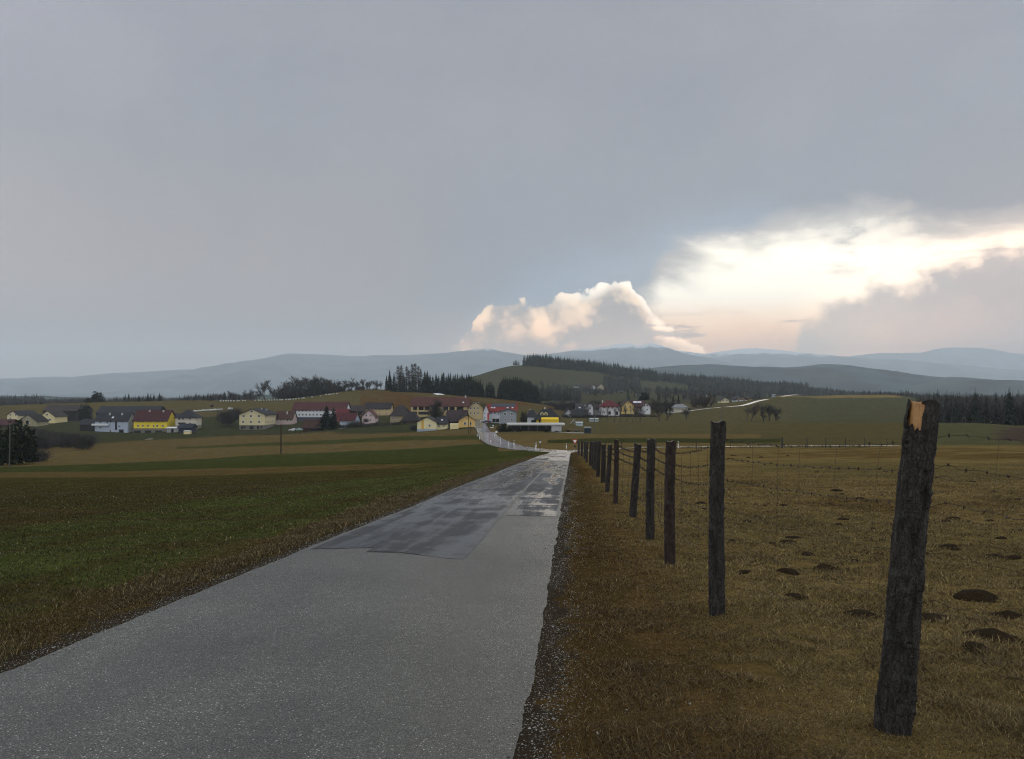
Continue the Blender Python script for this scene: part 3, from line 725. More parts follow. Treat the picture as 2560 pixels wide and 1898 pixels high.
def blade_cols(X, Y, warm=0.5):
    n = len(X); base = grid_at(X, Y, 'C')
    r_ = rng.uniform(0, 1, n); shift = fbm(X*1.1, Y*1.1, 3, 61)
    k = np.exp(rng.normal(0, .45, n)+shift*.35)
    dry = (rng.uniform(0, 1, n)+shift*.3 < warm*.35)[:, None]
    c = .84*np.where(dry, np.array([.105, .072, .028])*(.5+.5*rng.uniform(0, 1, n)[:, None]), base)*k[:, None]
    pale = (rng.uniform(0, 1, n) < .025*warm)[:, None]
    return np.clip(np.where(pale, np.array([.22, .17, .09]), c), .002, .3)
def build_grass():
    # pasture and verge on the right
    n = 560000
    Yr = 2.3*np.exp(rng.uniform(0, 1, n)**1.55*math.log(52/2.3))
    Xr_ = xr(Yr)+.10+rng.uniform(0, 1, n)*np.clip(.80*Yr+1.2, 0, 30)
    rd = Xr_-xr(Yr)
    keep = (rng.uniform(0, 1, n) < np.clip((rd-.06)/.5, .06, 1))*(fbm(Xr_*1.3, Yr*1.3, 3, 71) > -.55)
    keep &= rng.uniform(0, 1, n) < np.clip((52-Yr)/20, 0, 1)
    Xr_, Yr, rd = Xr_[keep], Yr[keep], rd[keep]; n = len(Xr_)
    tuft = np.clip(fbm(Xr_*2.6, Yr*2.6, 3, 81)+.85, .55, 1.3)
    H = rng.uniform(.018, .05, n)*tuft*np.clip(.7+rd*.15, .5, 1.1)
    H = np.where(rng.uniform(0, 1, n) < .006, H*1.9, H)
    blade_mesh('pasture_grass', Xr_, Yr, H, rng.uniform(.003, .006, n)*np.clip(Yr/5, .8, 4), 1.3, blade_cols(Xr_, Yr, .8))
    # dead grass on the left verge
    n = 170000
    Yl = 4.2*np.exp(rng.uniform(0, 1, n)*math.log(75/4.2)); d = .16+np.abs(rng.normal(.0, .46, n))
    Xl = xr(Yl)-RW-d; H = rng.uniform(.02, .07, n)*np.clip(fbm(Xl*1.5, Yl*.6, 3, 91)+.8, .4, 1.5)
    k = rng.uniform(0, 1, n) < np.clip((d-.15)/.3, .04, 1); Xl, Yl, H = Xl[k], Yl[k], H[k]; n = len(Xl)
    blade_mesh('verge_grass', Xl, Yl, H, rng.uniform(.004, .007, n)*np.clip(Yl/6, 1, 5), .9, blade_cols(Xl, Yl, 2.4))
    # young winter corn on the left field
    n = 130000
    Yf = 4.5*np.exp(rng.uniform(0, 1, n)*math.log(60/4.5)); Xf = xr(Yf)-RW-1.2-rng.uniform(0, 1, n)*np.clip(.62*Yf, 1, 40)
    k = rng.uniform(0, 1, n) < np.clip((60-Yf)/30, 0, 1); Xf, Yf = Xf[k], Yf[k]; n = len(Xf)
    H = rng.uniform(.015, .045, n)
    blade_mesh('field_grass', Xf, Yf, H, rng.uniform(.004, .007, n)*np.clip(Yf/5, 1, 5), .8, blade_cols(Xf, Yf, .5)*1.0)

def build_gravel():
    oc = np.array([(1,0,0),(-1,0,0),(0,1,0),(0,-1,0),(0,0,1),(0,0,-1)], float)
    T = np.array([(0,2,4),(2,1,4),(1,3,4),(3,0,4),(2,0,5),(1,2,5),(3,1,5),(0,3,5)])
    n = 15000
    side = rng.uniform(0, 1, n) < .55
    Y = 2.4*np.exp(rng.uniform(0, 1, n)*math.log(48/2.4)); Y = np.where(side, Y, Y*1.7)
    d = np.abs(rng.normal(0, 1, n))
    clump = fbm(Y*.9, side*5.0, 3, 101)
    off = np.where(side, .0+d*.12+np.clip(.16+.30*clump, 0, 1)*(rng.uniform(0, 1, n) < .6), .0+d*.16)
    stray = rng.uniform(0, 1, n) < .06; off = np.where(stray, off+rng.uniform(0, 1.2, n), off)
    on = rng.uniform(0, 1, n) < .10; off = np.where(on, -rng.uniform(0, .35, n)**1.3, off)
    X = np.where(side, xr(Y)+off, xr(Y)-RW-off)
    s = rng.uniform(.0025, .007, n)*np.clip(Y/9, .9, 1.5); s = np.where(rng.uniform(0, 1, n) < .03, s*2, s)
    Z = np.where(off < 0, zt(X, Y)+.006, grid_at(X, Y, 'Z'))+s*.3
    V = oc[None]*rng.uniform(.55, 1.25, (n, 6, 1))*s[:, None, None]*np.array([1, 1, .6])
    V += rng.normal(0, .12, V.shape)*s[:, None, None]
    a = rng.uniform(0, 6.28, n); ca, sa = np.cos(a), np.sin(a)
    VX = V[..., 0]*ca[:, None]-V[..., 1]*sa[:, None]; VY = V[..., 0]*sa[:, None]+V[..., 1]*ca[:, None]
    V = np.stack([VX+X[:, None], VY+Y[:, None], V[..., 2]+Z[:, None]], -1)
    Fc = (np.arange(n)[:, None, None]*6+T[None]).reshape(-1, 3)
    me = np_mesh('gravel', V.reshape(-1, 3), Fc, grass_mat().copy())
    g = rng.uniform(.04, .26, n); cols = np.stack([g*1.03, g, g*.9], -1)
    cattr(me, 'tint', np.repeat(cols, 6, 0))
    tag(link(bpy.data.objects.new('gravel', me)), kind='stuff')

def build_molehills():
    m, nt, b = new_mat('molehill_soil')
    co = nt.new('ShaderNodeNewGeometry').outputs['Position']
    n = nt.noise(co, 22, 5, .75)
    nt.put(b.inputs['Base Color'], nt.mix(n, (.005,.0035,.002), (.034,.023,.011))); b.inputs['Roughness'].default_value = 1; b.inputs['Specular IOR Level'].default_value = .05
    bn = nt.new('ShaderNodeBump'); bn.inputs['Distance'].default_value = .03; nt.put(bn.inputs['Height'], n); nt.l.new(bn.outputs[0], b.inputs['Normal'])
    def mh(X, Y, r, h, seed):
        vs = []; fs = []; NR, NA = 7, 18
        for i in range(NR+1):
            t = i/NR
            for j in range(NA):
                a = 2*math.pi*j/NA; rr = r*.9*t*(1+.6*float(fbm(math.cos(a)*1.4+seed, math.sin(a)*1.4, 3, seed)))
                x = rr*math.cos(a); y = rr*math.sin(a)*1.0
                z = h*(1-t**2.6)*(1+1.0*t*float(fbm((X+x)*9, (Y+y)*9, 3, seed))) - (.03 if i == NR else 0)
                vs.append((x, y, z+float(relief_z(np.array([X+x]), np.array([Y+y]))[0])-float(relief_z(np.array([X]), np.array([Y]))[0])))
        for i in range(NR):
            for j in range(NA):
                fs.append((i*NA+j, (i+1)*NA+j, (i+1)*NA+(j+1) % NA, i*NA+(j+1) % NA))
        o = mesh_obj('molehill', vs, fs, m, smooth=True)
        o.location = (X, Y, float(relief_z(np.array([X]), np.array([Y]))[0])+.004)
        return o
    # (u, v, half width in pixels) of the earth heaps
    L = [(2335,1548,44),(2520,1535,36),(2145,1530,42),(1965,1432,28),(2060,1421,30),(2132,1400,20),(1985,1488,30),(1855,1430,20),(2435,1492,55),(2470,1600,60),(2430,1630,38),(2365,1365,25),(2385,1372,14),(2480,1390,22),(2530,1396,24),(2360,1303,16),(2378,1296,18),(1980,1345,18),(1965,1355,20),(2015,1382,18),(1930,1358,12),(2310,1380,12),(1830,1350,11),(1865,1305,10),(1890,1290,9),(1760,1275,9),(1700,1277,7),(2105,1300,15),(2095,1314,10),(2420,1302,10),(2470,1300,12),(2180,1325,8),(1750,1258,16),(1720,1260,8),(1955,1262,12),(1985,1275,9),(2070,1258,10),(1910,1262,7),(2090,1228,14),(2105,1236,9),(2150,1249,10),(2250,1235,8),(1830,1118+22,5),(1838,1141,4),(1870,1146,7),(1902,1145,6),(1968,1141,5),(2040,1182,8),(2210,1180,7),(2340,1195,8),(2430,1206,9),(2480,1230,10),(2540,1250,10),(2500,1345,16),(2250,1390,9),(1790,1330,8),(1675,1345,9),(1560,1278,7),(1600,1248,5),(1555,1230,5)]
    pick = {(2335,1548):'large dark molehill just right of the broad front fence post', (2145,1530):'flattened molehill between the two front fence posts',
            (2470,1600):'wide low patch of turned earth at the right edge of the pasture', (2430,1492):'broad dark earth heap'}
    for i, (u, v, hw) in enumerate(L):
        Y = 1.75/((v-1100)/F) if v > 1150 else 90
        for _ in range(4):
            X = (u-1280)/F*Y; Y = (ZC-zg(X, Y))/((v-985)/F)
            Y = min(Y, 97)
        X = (u-1280)/F*Y; r = hw/F*Y*1.05
        o = mh(X, Y, r, min(r*.30, .095), i+3)
        tag(o, pick.get((u, v), 'small dark molehill of bare earth scattered in the brown pasture'), 'molehill', 'molehills in the pasture')
# ---------------------------------------------------------------- fence posts
def bark_mat(name, c0, c1, lichen=.3):
    m, nt, b = new_mat(name)
    co = nt.new('ShaderNodeTexCoord').outputs['Object']
    st0 = nt.mapv(co, (1, 1, .28)); wn = nt.new('ShaderNodeTexNoise'); nt.put(wn.inputs['Vector'], co); wn.inputs['Scale'].default_value = 35; wn.inputs['Detail'].default_value = 4
    wa = nt.new('ShaderNodeVectorMath', operation='MULTIPLY_ADD'); nt.put(wa.inputs[0], wn.outputs['Color']); wa.inputs[1].default_value = (.05, .05, .03); nt.put(wa.inputs[2], st0); st = wa.outputs[0]
    crack = nt.vor(st, 60, 'DISTANCE_TO_EDGE'); n = nt.noise(st, 24, 7, .7); n2 = nt.noise(co, 7, 4, .6); fine = nt.noise(nt.mapv(co, (1, 1, .15)), 150, 4, .7)
    col = nt.mix(nt.ss(n, .35, .65), c0, c1)
    col = nt.mix(nt.m('MULTIPLY', nt.ss(crack, .08, .0), .55), col, (.004, .004, .004))
    col = nt.mix(nt.m('MULTIPLY', nt.ss(n2, .56, .68), lichen), col, (.075, .080, .070))
    col = nt.mix(nt.m('MULTIPLY', nt.ss(nt.noise(co, 60, 3, .6), .70, .78), .7), col, (.17, .17, .15))
    col = nt.mix(nt.m('MULTIPLY', fine, .35), col, (.012, .011, .010))
    nt.put(b.inputs['Base Color'], col); b.inputs['Roughness'].default_value = .85; b.inputs['Specular IOR Level'].default_value = .25
    bn = nt.new('ShaderNodeBump'); bn.inputs['Strength'].default_value = 1; bn.inputs['Distance'].default_value = .005
    nt.put(bn.inputs['Height'], nt.m('ADD', nt.m('ADD', nt.ss(crack, 0, .12), nt.m('MULTIPLY', n, .8)), nt.m('MULTIPLY', fine, .3))); nt.l.new(bn.outputs[0], b.inputs['Normal'])
    return m
def wood_mat(name, c0, c1):
    m, nt, b = new_mat(name)
    co = nt.new('ShaderNodeTexCoord').outputs['Object']
    g = nt.noise(nt.mapv(co, (1, 1, .05)), 90, 5, .7, .3); n = nt.noise(co, 14, 5, .7)
    col = nt.mix(nt.ss(nt.m('ADD', nt.m('MULTIPLY', g, .6), nt.m('MULTIPLY', n, .4)), .35, .65), c0, c1)
    col = nt.mix(nt.ss(nt.noise(nt.mapv(co, (1, 1, .4), loc=(3, 0, 0)), 30, 4, .6), .66, .72), col, (.03, .018, .01))
    nt.put(b.inputs['Base Color'], col); b.inputs['Roughness'].default_value = .6
    bn = nt.new('ShaderNodeBump'); bn.inputs['Distance'].default_value = .003; nt.put(bn.inputs['Height'], g); nt.l.new(bn.outputs[0], b.inputs['Normal'])
    return m

POSTS = []   # (base xyz, top xyz, radius)
def post_geo(L, r0, r1, NA, NZ, seed, rough, hole=None, knots=6, chips=0, z0=-.25):
    """bark surface, axis along z from z0 to L, returns verts, faces; hole(theta, z)->bool drops bark"""
    th = np.arange(NA)*2*np.pi/NA; zs = np.linspace(z0, L, NZ)
    T, Zz = np.meshgrid(th, zs)
    base = r0+(r1-r0)*np.clip(Zz/L, 0, 1)
    cx, cy = np.cos(T), np.sin(T)
    n = fbm(cx*2.2+seed, cy*2.2+Zz*2.0, 3, seed)*.10+fbm(cx*6+seed, cy*6+Zz*7, 4, seed+5)*.06
    ridg = np.abs(fbm(T*6/np.pi*2+.8*fbm(Zz*3, T*0, 2, seed), Zz*9+seed, 3, seed+9))*-.045
    Rr = base*(1+rough*(n+ridg))
    rr = random.Random(seed)
    for _ in range(knots):
        a, z_, s_ = rr.uniform(0, 6.28), rr.uniform(.1, L-.1), rr.uniform(.018, .03)
        dd = ((np.angle(np.exp(1j*(T-a)))*base)**2+(Zz-z_)**2)/s_**2
        Rr = Rr+base*(.16*np.exp(-dd)-.20*np.exp(-dd*5))*rough
    for _ in range(chips):   # loose flakes of bark standing off the stem
        a, z_ = rr.uniform(0, 6.28), rr.uniform(.1, L-.05); w_, h_ = rr.uniform(.012, .03), rr.uniform(.02, .07)
        dd = np.maximum(np.abs(np.angle(np.exp(1j*(T-a)))*base)/w_, np.abs(Zz-z_)/h_)
        Rr = Rr+np.where(dd < 1, rr.uniform(.001, .0045), 0)
    X, Y = Rr*cx, Rr*cy
    # gentle crook
    X = X+.012*np.sin(Zz*2.3+seed)*(Zz/L); Y = Y+.012*np.cos(Zz*1.9+seed)*(Zz/L)
    V = [(X[i, j], Y[i, j], Zz[i, j]+(rough*.012*math.sin(3*th[j]+seed) if i == NZ-1 else 0)) for i in range(NZ) for j in range(NA)]
    Fq = []
    for i in range(NZ-1):
        for j in range(NA):
            if hole and hole(th[j], zs[i]): continue
            Fq.append((i*NA+j, i*NA+(j+1) % NA, (i+1)*NA+(j+1) % NA, (i+1)*NA+j))
    return V, Fq, X[-1], Y[-1], zs[-1]
def cap_geo(V, NA, NZ, drop=.006):
    """sawn end: ring just inside plus centre"""
    start = (NZ-1)*NA
    V = list(V); c = len(V)
    cx = sum(V[start+j][0] for j in range(NA))/NA; cy = sum(V[start+j][1] for j in range(NA))/NA; cz = sum(V[start+j][2] for j in range(NA))/NA
    V.append((cx, cy, cz-drop))
    return V, [(start+j, start+(j+1) % NA, c) for j in range(NA)]

def build_posts():
    barks = [bark_mat('spruce_bark_dark', (.012,.010,.008), (.056,.048,.040), .5), bark_mat('bark_grey', (.014,.012,.011), (.058,.052,.045), .4),
             bark_mat('bark_reddish', (.020,.013,.010), (.060,.040,.032), .5), bark_mat('bark_brown', (.012,.009,.007), (.046,.036,.028), .3)]
    sawn = mat('sawn_end', (.07,.062,.05), .8, .4, 30, bump=.4)
    bare = wood_mat('stripped_orange_wood', (.22,.105,.030), (.36,.19,.065))
    # (base u, base v, top u, top v, width px at mid height, bark, label)
    D = [(2225,1818,2310,1005,77,0,'thick leaning fence post with orange wood showing where the bark has come off its top'),
         (1789,1534,1794,1055,37,1,'tall upright bark-covered fence post with dark knots, second closest of the row'),
         (1673,1410,1675,1104,25,2,'reddish-brown fence post with peeling lichen-specked bark, third of the row'),
         (1624,1347,1626,1098,21,0,'very dark straight fence post between the reddish post and a leaning one'),
         (1581,1291,1594,1110,18,0,'dark fence post leaning right with a torn strip of bark down its left edge'),
         (1538,1258,1541,1099,12,2,'thin pale brown fence post rising above the posts beside it'),
         (1517,1230,1526,1112,11,0,'slanting dark fence post, left neighbour of the thin pale brown one'),
         (1507,1206,1510,1111,12,3,'short dark fence post, one further along than the slanting one'),
         (1494,1191,1499,1103,10,3,'fence post ninth along the lane, standing proud of the short dark one'),
         (1487,1174,1489,1103,9,1,'greyish fence post tenth along the lane'),
         (1482,1171,1483,1105,7,1,'slim fence post eleventh along the lane, touching its neighbour in view'),
         (1475,1164,1477,1104,7,3,'dark fence post twelfth along the lane'),
         (1466,1156,1468,1105,6,0,'fence post thirteenth along the lane, near the junction'),
         (1461,1147,1462,1104,6,1,'fence post fourteenth along the lane, near the junction'),
         (1454,1141,1455,1103,5.5,3,'fence post one before the last of the row at the road junction'),
         (1446,1138,1447,1103,5.5,1,'last fence post of the lane row, beside the triangular yield sign')]
    for i, (bu, bv, tu, tv, wpx, bk, lab) in enumerate(D):
        Y = 1.5/((bv-1105)/F)
        for _ in range(6):
            X = (bu-1280)/F*Y; Y = (ZC-gz(X, Y))/((bv-985)/F)
            if i > 9: Y = min(Y, 97)
        base = np.array([(bu-1280)/F*Y, Y, gz((bu-1280)/F*Y, Y)])
        top = np.array(P(tu, tv, Y+.02))
        L = float(np.linalg.norm(top-base)); r = wpx/F*Y/2
        POSTS.append((base, top, r))
        ax = (top-base)/L
        from mathutils import Vector
        q = Vector(ax).to_track_quat('Z', 'Y')
        if i == 0:
            o = empty('fence_post', tuple(base)); tag(o, lab, 'fence post', 'fence posts along the lane')
            o.rotation_mode = 'QUATERNION'; o.rotation_quaternion = q
            NA, NZ = 150, 620
            # direction towards the viewer in the post's own frame
            loc = q.inverted() @ Vector((-base[0], -base[1], 0)); a0 = math.atan2(loc.y, loc.x)
            def hole(t_, z_):
                a = math.atan2(math.sin(t_-a0), math.cos(t_-a0))       # negative = left as seen from the lane
                edge = .02*math.sin(z_*60)+.03*math.sin(z_*23+a*9)
                zl = L-.155+.05*abs(a+.25)+.012*math.sin(a*17)+.03*(a > -.05)*1
                lo, hi = -1.0+edge, -.02+edge*1.3-.18*max(0, (L-.06-z_))
                if z_ > L-.016 and a > -.2: return False
                return z_ > zl and lo < a < hi
            V, Fq, _, _, _ = post_geo(L, r*1.12, r*.92, NA, NZ, 5, 1.0, hole, 7, 130)
            V2, Fc = cap_geo(V, NA, NZ)
            mesh_obj('bark', V, Fq, barks[0], o, smooth=False)
            Vw, Fw, _, _, _ = post_geo(L-.002, r*1.12-.011, r*.92-.0085, 90, 120, 5, .25, None, 0)
            Vw2, Fw2 = cap_geo(Vw, 90, 120, .002)
            mesh_obj('wood', Vw2, Fw+Fw2, [bare, sawn], o, [0]*len(Fw)+[1]*len(Fw2), smooth=True)
        else:
            NA, NZ = ((90, 330) if i < 3 else (40, 120) if i < 8 else (14, 24))
            V, Fq, _, _, _ = post_geo(L, r*1.03, r*.97, NA, NZ, i*7+5, 1.0 if i < 8 else .5, None, 5 if i < 8 else 0, (90, 90, 30, 20, 20)[min(i-1, 4)] if i < 6 else 0)
            V, Fc = cap_geo(V, NA, NZ)
            o = mesh_obj('fence_post', V, Fq+Fc, [barks[bk], sawn], None, [0]*len(Fq)+[1]*len(Fc), smooth=i > 7)
            o.location = tuple(base); o.rotation_mode = 'QUATERNION'; o.rotation_quaternion = q
            tag(o, lab, 'fence post', 'fence posts along the lane')

def tube(pts, r, k=4, twist=0):
    V = []; Fq = []
    pts = np.asarray(pts, float); d = np.gradient(pts, axis=0)
    for i, (p, t) in enumerate(zip(pts, d)):
        t = t/max(np.linalg.norm(t), 1e-9); a = np.cross(t, (0, 0, 1)); na = np.linalg.norm(a)
        a = a/na if na > 1e-6 else np.array([1., 0, 0]); b = np.cross(a, t)
        rr = r[i] if hasattr(r, '__len__') else r
        for j in range(k):
            an = 2*math.pi*j/k; V.append(p+rr*(math.cos(an)*a+math.sin(an)*b))
    for i in range(len(pts)-1):
        for j in range(k): Fq.append((i*k+j, i*k+(j+1) % k, (i+1)*k+(j+1) % k, (i+1)*k+j))
    return V, Fq

def build_wires():
    steel = mat('rusty_wire', (.030,.024,.020), .55, .5, 20, .6); galv = mat('bright_wire', (.40,.40,.38), .35, .2, 20, .8)
    strands = [(.98-.02, .07), (.845, .09), (.66, .10), (.46, .09), (.24, .05)]
    q = np.array([POSTS[0][0][0]+.75, 1.7, zg(POSTS[0][0][0]+.75, 1.7)])
    lane = [(q, q+np.array([-.1, 0, 1.6]), .07)]+POSTS
    dirs = {}
    def at(i, f):
        b, t, r = lane[i]
        b2, t2, _ = lane[min(i+1, len(lane)-1)]; b1, t1, _ = lane[max(i-1, 0)]
        al = (b2-b1)/np.linalg.norm(b2-b1); side = np.array([al[1], -al[0], 0])
        if side[0] < 0: side = -side
        return b+(t-b)*(f if i < 9 else min(f, .97))+side*(r+.006)
    fence = empty('wire_fence', tuple(lane[1][0])); tag(fence, 'sagging rusty barbed wire strands with thin stays strung along the row of lane posts', 'wire fence')
    off = lane[1][0]
    paths = []
    hts = [.905, .81, .70, .55, .40, .26]
    for s_, f in enumerate(hts):
        pts = []
        for i in range(len(lane)-1):
            a, b = at(i, f-.02*(i == 1)), at(i+1, f)
            n = 24 if i < 6 else 8
            for k in range(n):
                t = k/n; L = np.linalg.norm(b-a)
                sag = -4*t*(1-t)*(.035+.018*math.sin(i*3+s_))*min(L/2.5, 1.3)
                p = a+(b-a)*t; p[2] += sag
                if i < 6: p += np.array([math.sin(k*1.9+s_+i)*.004, 0, math.sin(k*2.7+s_*2+i)*.008])
                pts.append(p)
        pts.append(at(len(lane)-1, f)); pts = np.array(pts)
        paths.append(pts)
        Y = pts[:, 1]; rad = np.clip(.0014*Y/4, .0013, .0075)
        V, Fq = tube(pts-off, rad*.9, 4)
        nb = 0
        # barbs: short twisted double loops every 12 cm
        seg = np.cumsum(np.r_[0, np.linalg.norm(np.diff(pts, axis=0), axis=1)])
        for d in np.arange(.07, min(seg[-1], 26), .125):
            p = np.array([np.interp(d, seg, pts[:, c]) for c in range(3)]); k_ = max(1, p[1]/6)
            if s_ < 3:
                for _ in range(2):
                    v = np.array([rnd.uniform(-.3, .3), rnd.uniform(-.6, .6), rnd.uniform(-1, 1)]); v /= np.linalg.norm(v)
                    vv, ff = tube([p-off-v*.014*k_**.5, p-off, p-off+v*.014*k_**.5], [.0006*k_, .0042*k_, .0006*k_], 4)
                    o_ = len(V); V += vv; Fq += [tuple(x+o_ for x in f_) for f_ in ff]
        mesh_obj('strand', V, Fq, steel, fence)
    # vertical stays between the strands
    for i in range(0, 8):
        a, b = lane[i], lane[i+1]
        for k in range(1, (6 if i < 5 else 4)):
            t = k/(6 if i < 5 else 4)+rnd.uniform(-.03, .03); pp = []
            for s_ in range(len(hts)):
                n = 24 if i < 6 else 8; base = sum(24 if q_ < 6 else 8 for q_ in range(i))
                pp.append(paths[s_][min(base+int(t*n), len(paths[s_])-1)]-off)
            lo, hi = (0, 5) if (k+i) % 3 else (0, 2)
            pp = np.array(pp[lo:hi+1]); pp[:, 0] += np.array([rnd.uniform(-.006, .006) for _ in pp])
            Yd = (pp[0]+off)[1]
            V, Fq = tube(pp, max(.0009, .0008*Yd/4), 4)
            mesh_obj('stay', V, Fq, steel, fence)
    # back fence of the pasture
    bk = mat('weathered_stake', (.040,.036,.030), .9, .4, 6)
    L = [(1513,1128,1099,2),(1554,1123,1101,2.5),(1586,1121,1097,2),(1640,1121,1100,1.6),(1686,1120,1095,2.2),(1740,1119,1096,2),(1799,1118,1096,1.6),(1826,1118,1094,1.4),(1875,1117,1092,2),(1954,1117,1090,5),(2017,1118,1094,2.4),(2063,1118,1094,2.4),(2112,1119,1095,2.4),(2161,1117,1094,2),(2216,1116,1094,1.5)]
    tops = []
    for i, (u, v, tv, w) in enumerate(L):
        Y = 99.0; X = (u-1280)/F*Y; z = gz(X, Y)
        h = (v-tv)/F*Y; r = w/F*Y/2
        V, Fq, _, _, _ = post_geo(h, r, r*.9, 8, 8, i, .4, None, 0, 0, -.3); V, Fc = cap_geo(V, 8, 8)
        o = mesh_obj('fence_stake', V, Fq+Fc, bk); o.location = (X, Y, z); o.rotation_euler = (rnd.uniform(-.04, .04), rnd.uniform(-.05, .05), 0)
        big = i == 9
        tag(o, 'broad dark stake, much thicker than the rest of the back fence' if big else 'thin weathered stake of the pasture back fence in front of the wet main road', 'fence stake', None if big else 'stakes of the pasture back fence')
        tops.append((X, Y, z+h))
    f2 = empty('back_fence_wire', tops[0]); tag(f2, 'thin wires of the pasture back fence running just before the main road', 'wire fence')
    o0 = np.array(tops[0])
    for dz in (-.08, -.5):
        pts = []
        for a, b in zip(tops[:-1], tops[1:]):
            a, b = np.array(a), np.array(b)
            for k in range(6):
                t = k/6; p = a+(b-a)*t; p[2] += dz-.3*t*(1-t); pts.append(p-o0)
        V, Fq = tube(pts, .012, 3); mesh_obj('strand', V, Fq, steel, f2)

# ---------------------------------------------------------------- roadside furniture
def sheet_place(u, v, Y0, lo=None):
    """follow the sight line through u,v down to the ground near distance Y0"""
    best = None
    for Y in np.linspace(Y0*.7, Y0*1.4, 200):
        X = (u-1280)/F*Y; e = abs((985-F*(zg(X, Y)-ZC)/Y)-v)
        sc = e+abs(Y-Y0)/Y0*3
        if best is None or sc < best[0]: best = (sc, X, Y)
    return best[1], best[2], zg(best[1], best[2])
def boxv(x0, x1, y0, y1, z0, z1):
    V = [(x, y, z) for z in (z0, z1) for y in (y0, y1) for x in (x0, x1)]
    return V, [(0,2,3,1),(4,5,7,6),(0,1,5,4),(2,6,7,3),(0,4,6,2),(1,3,7,5)]
def merge(parts):
    V = []; Fq = []; mi = []
    for (v, f, m_) in parts:
        o = len(V); V += list(v); Fq += [tuple(i+o for i in q) for q in f]; mi += [m_]*len(f)
    return V, Fq, mi
def add_box(name, parent, m_, *b):
    V, Fq = boxv(*b); return mesh_obj(name, V, Fq, m_, parent)

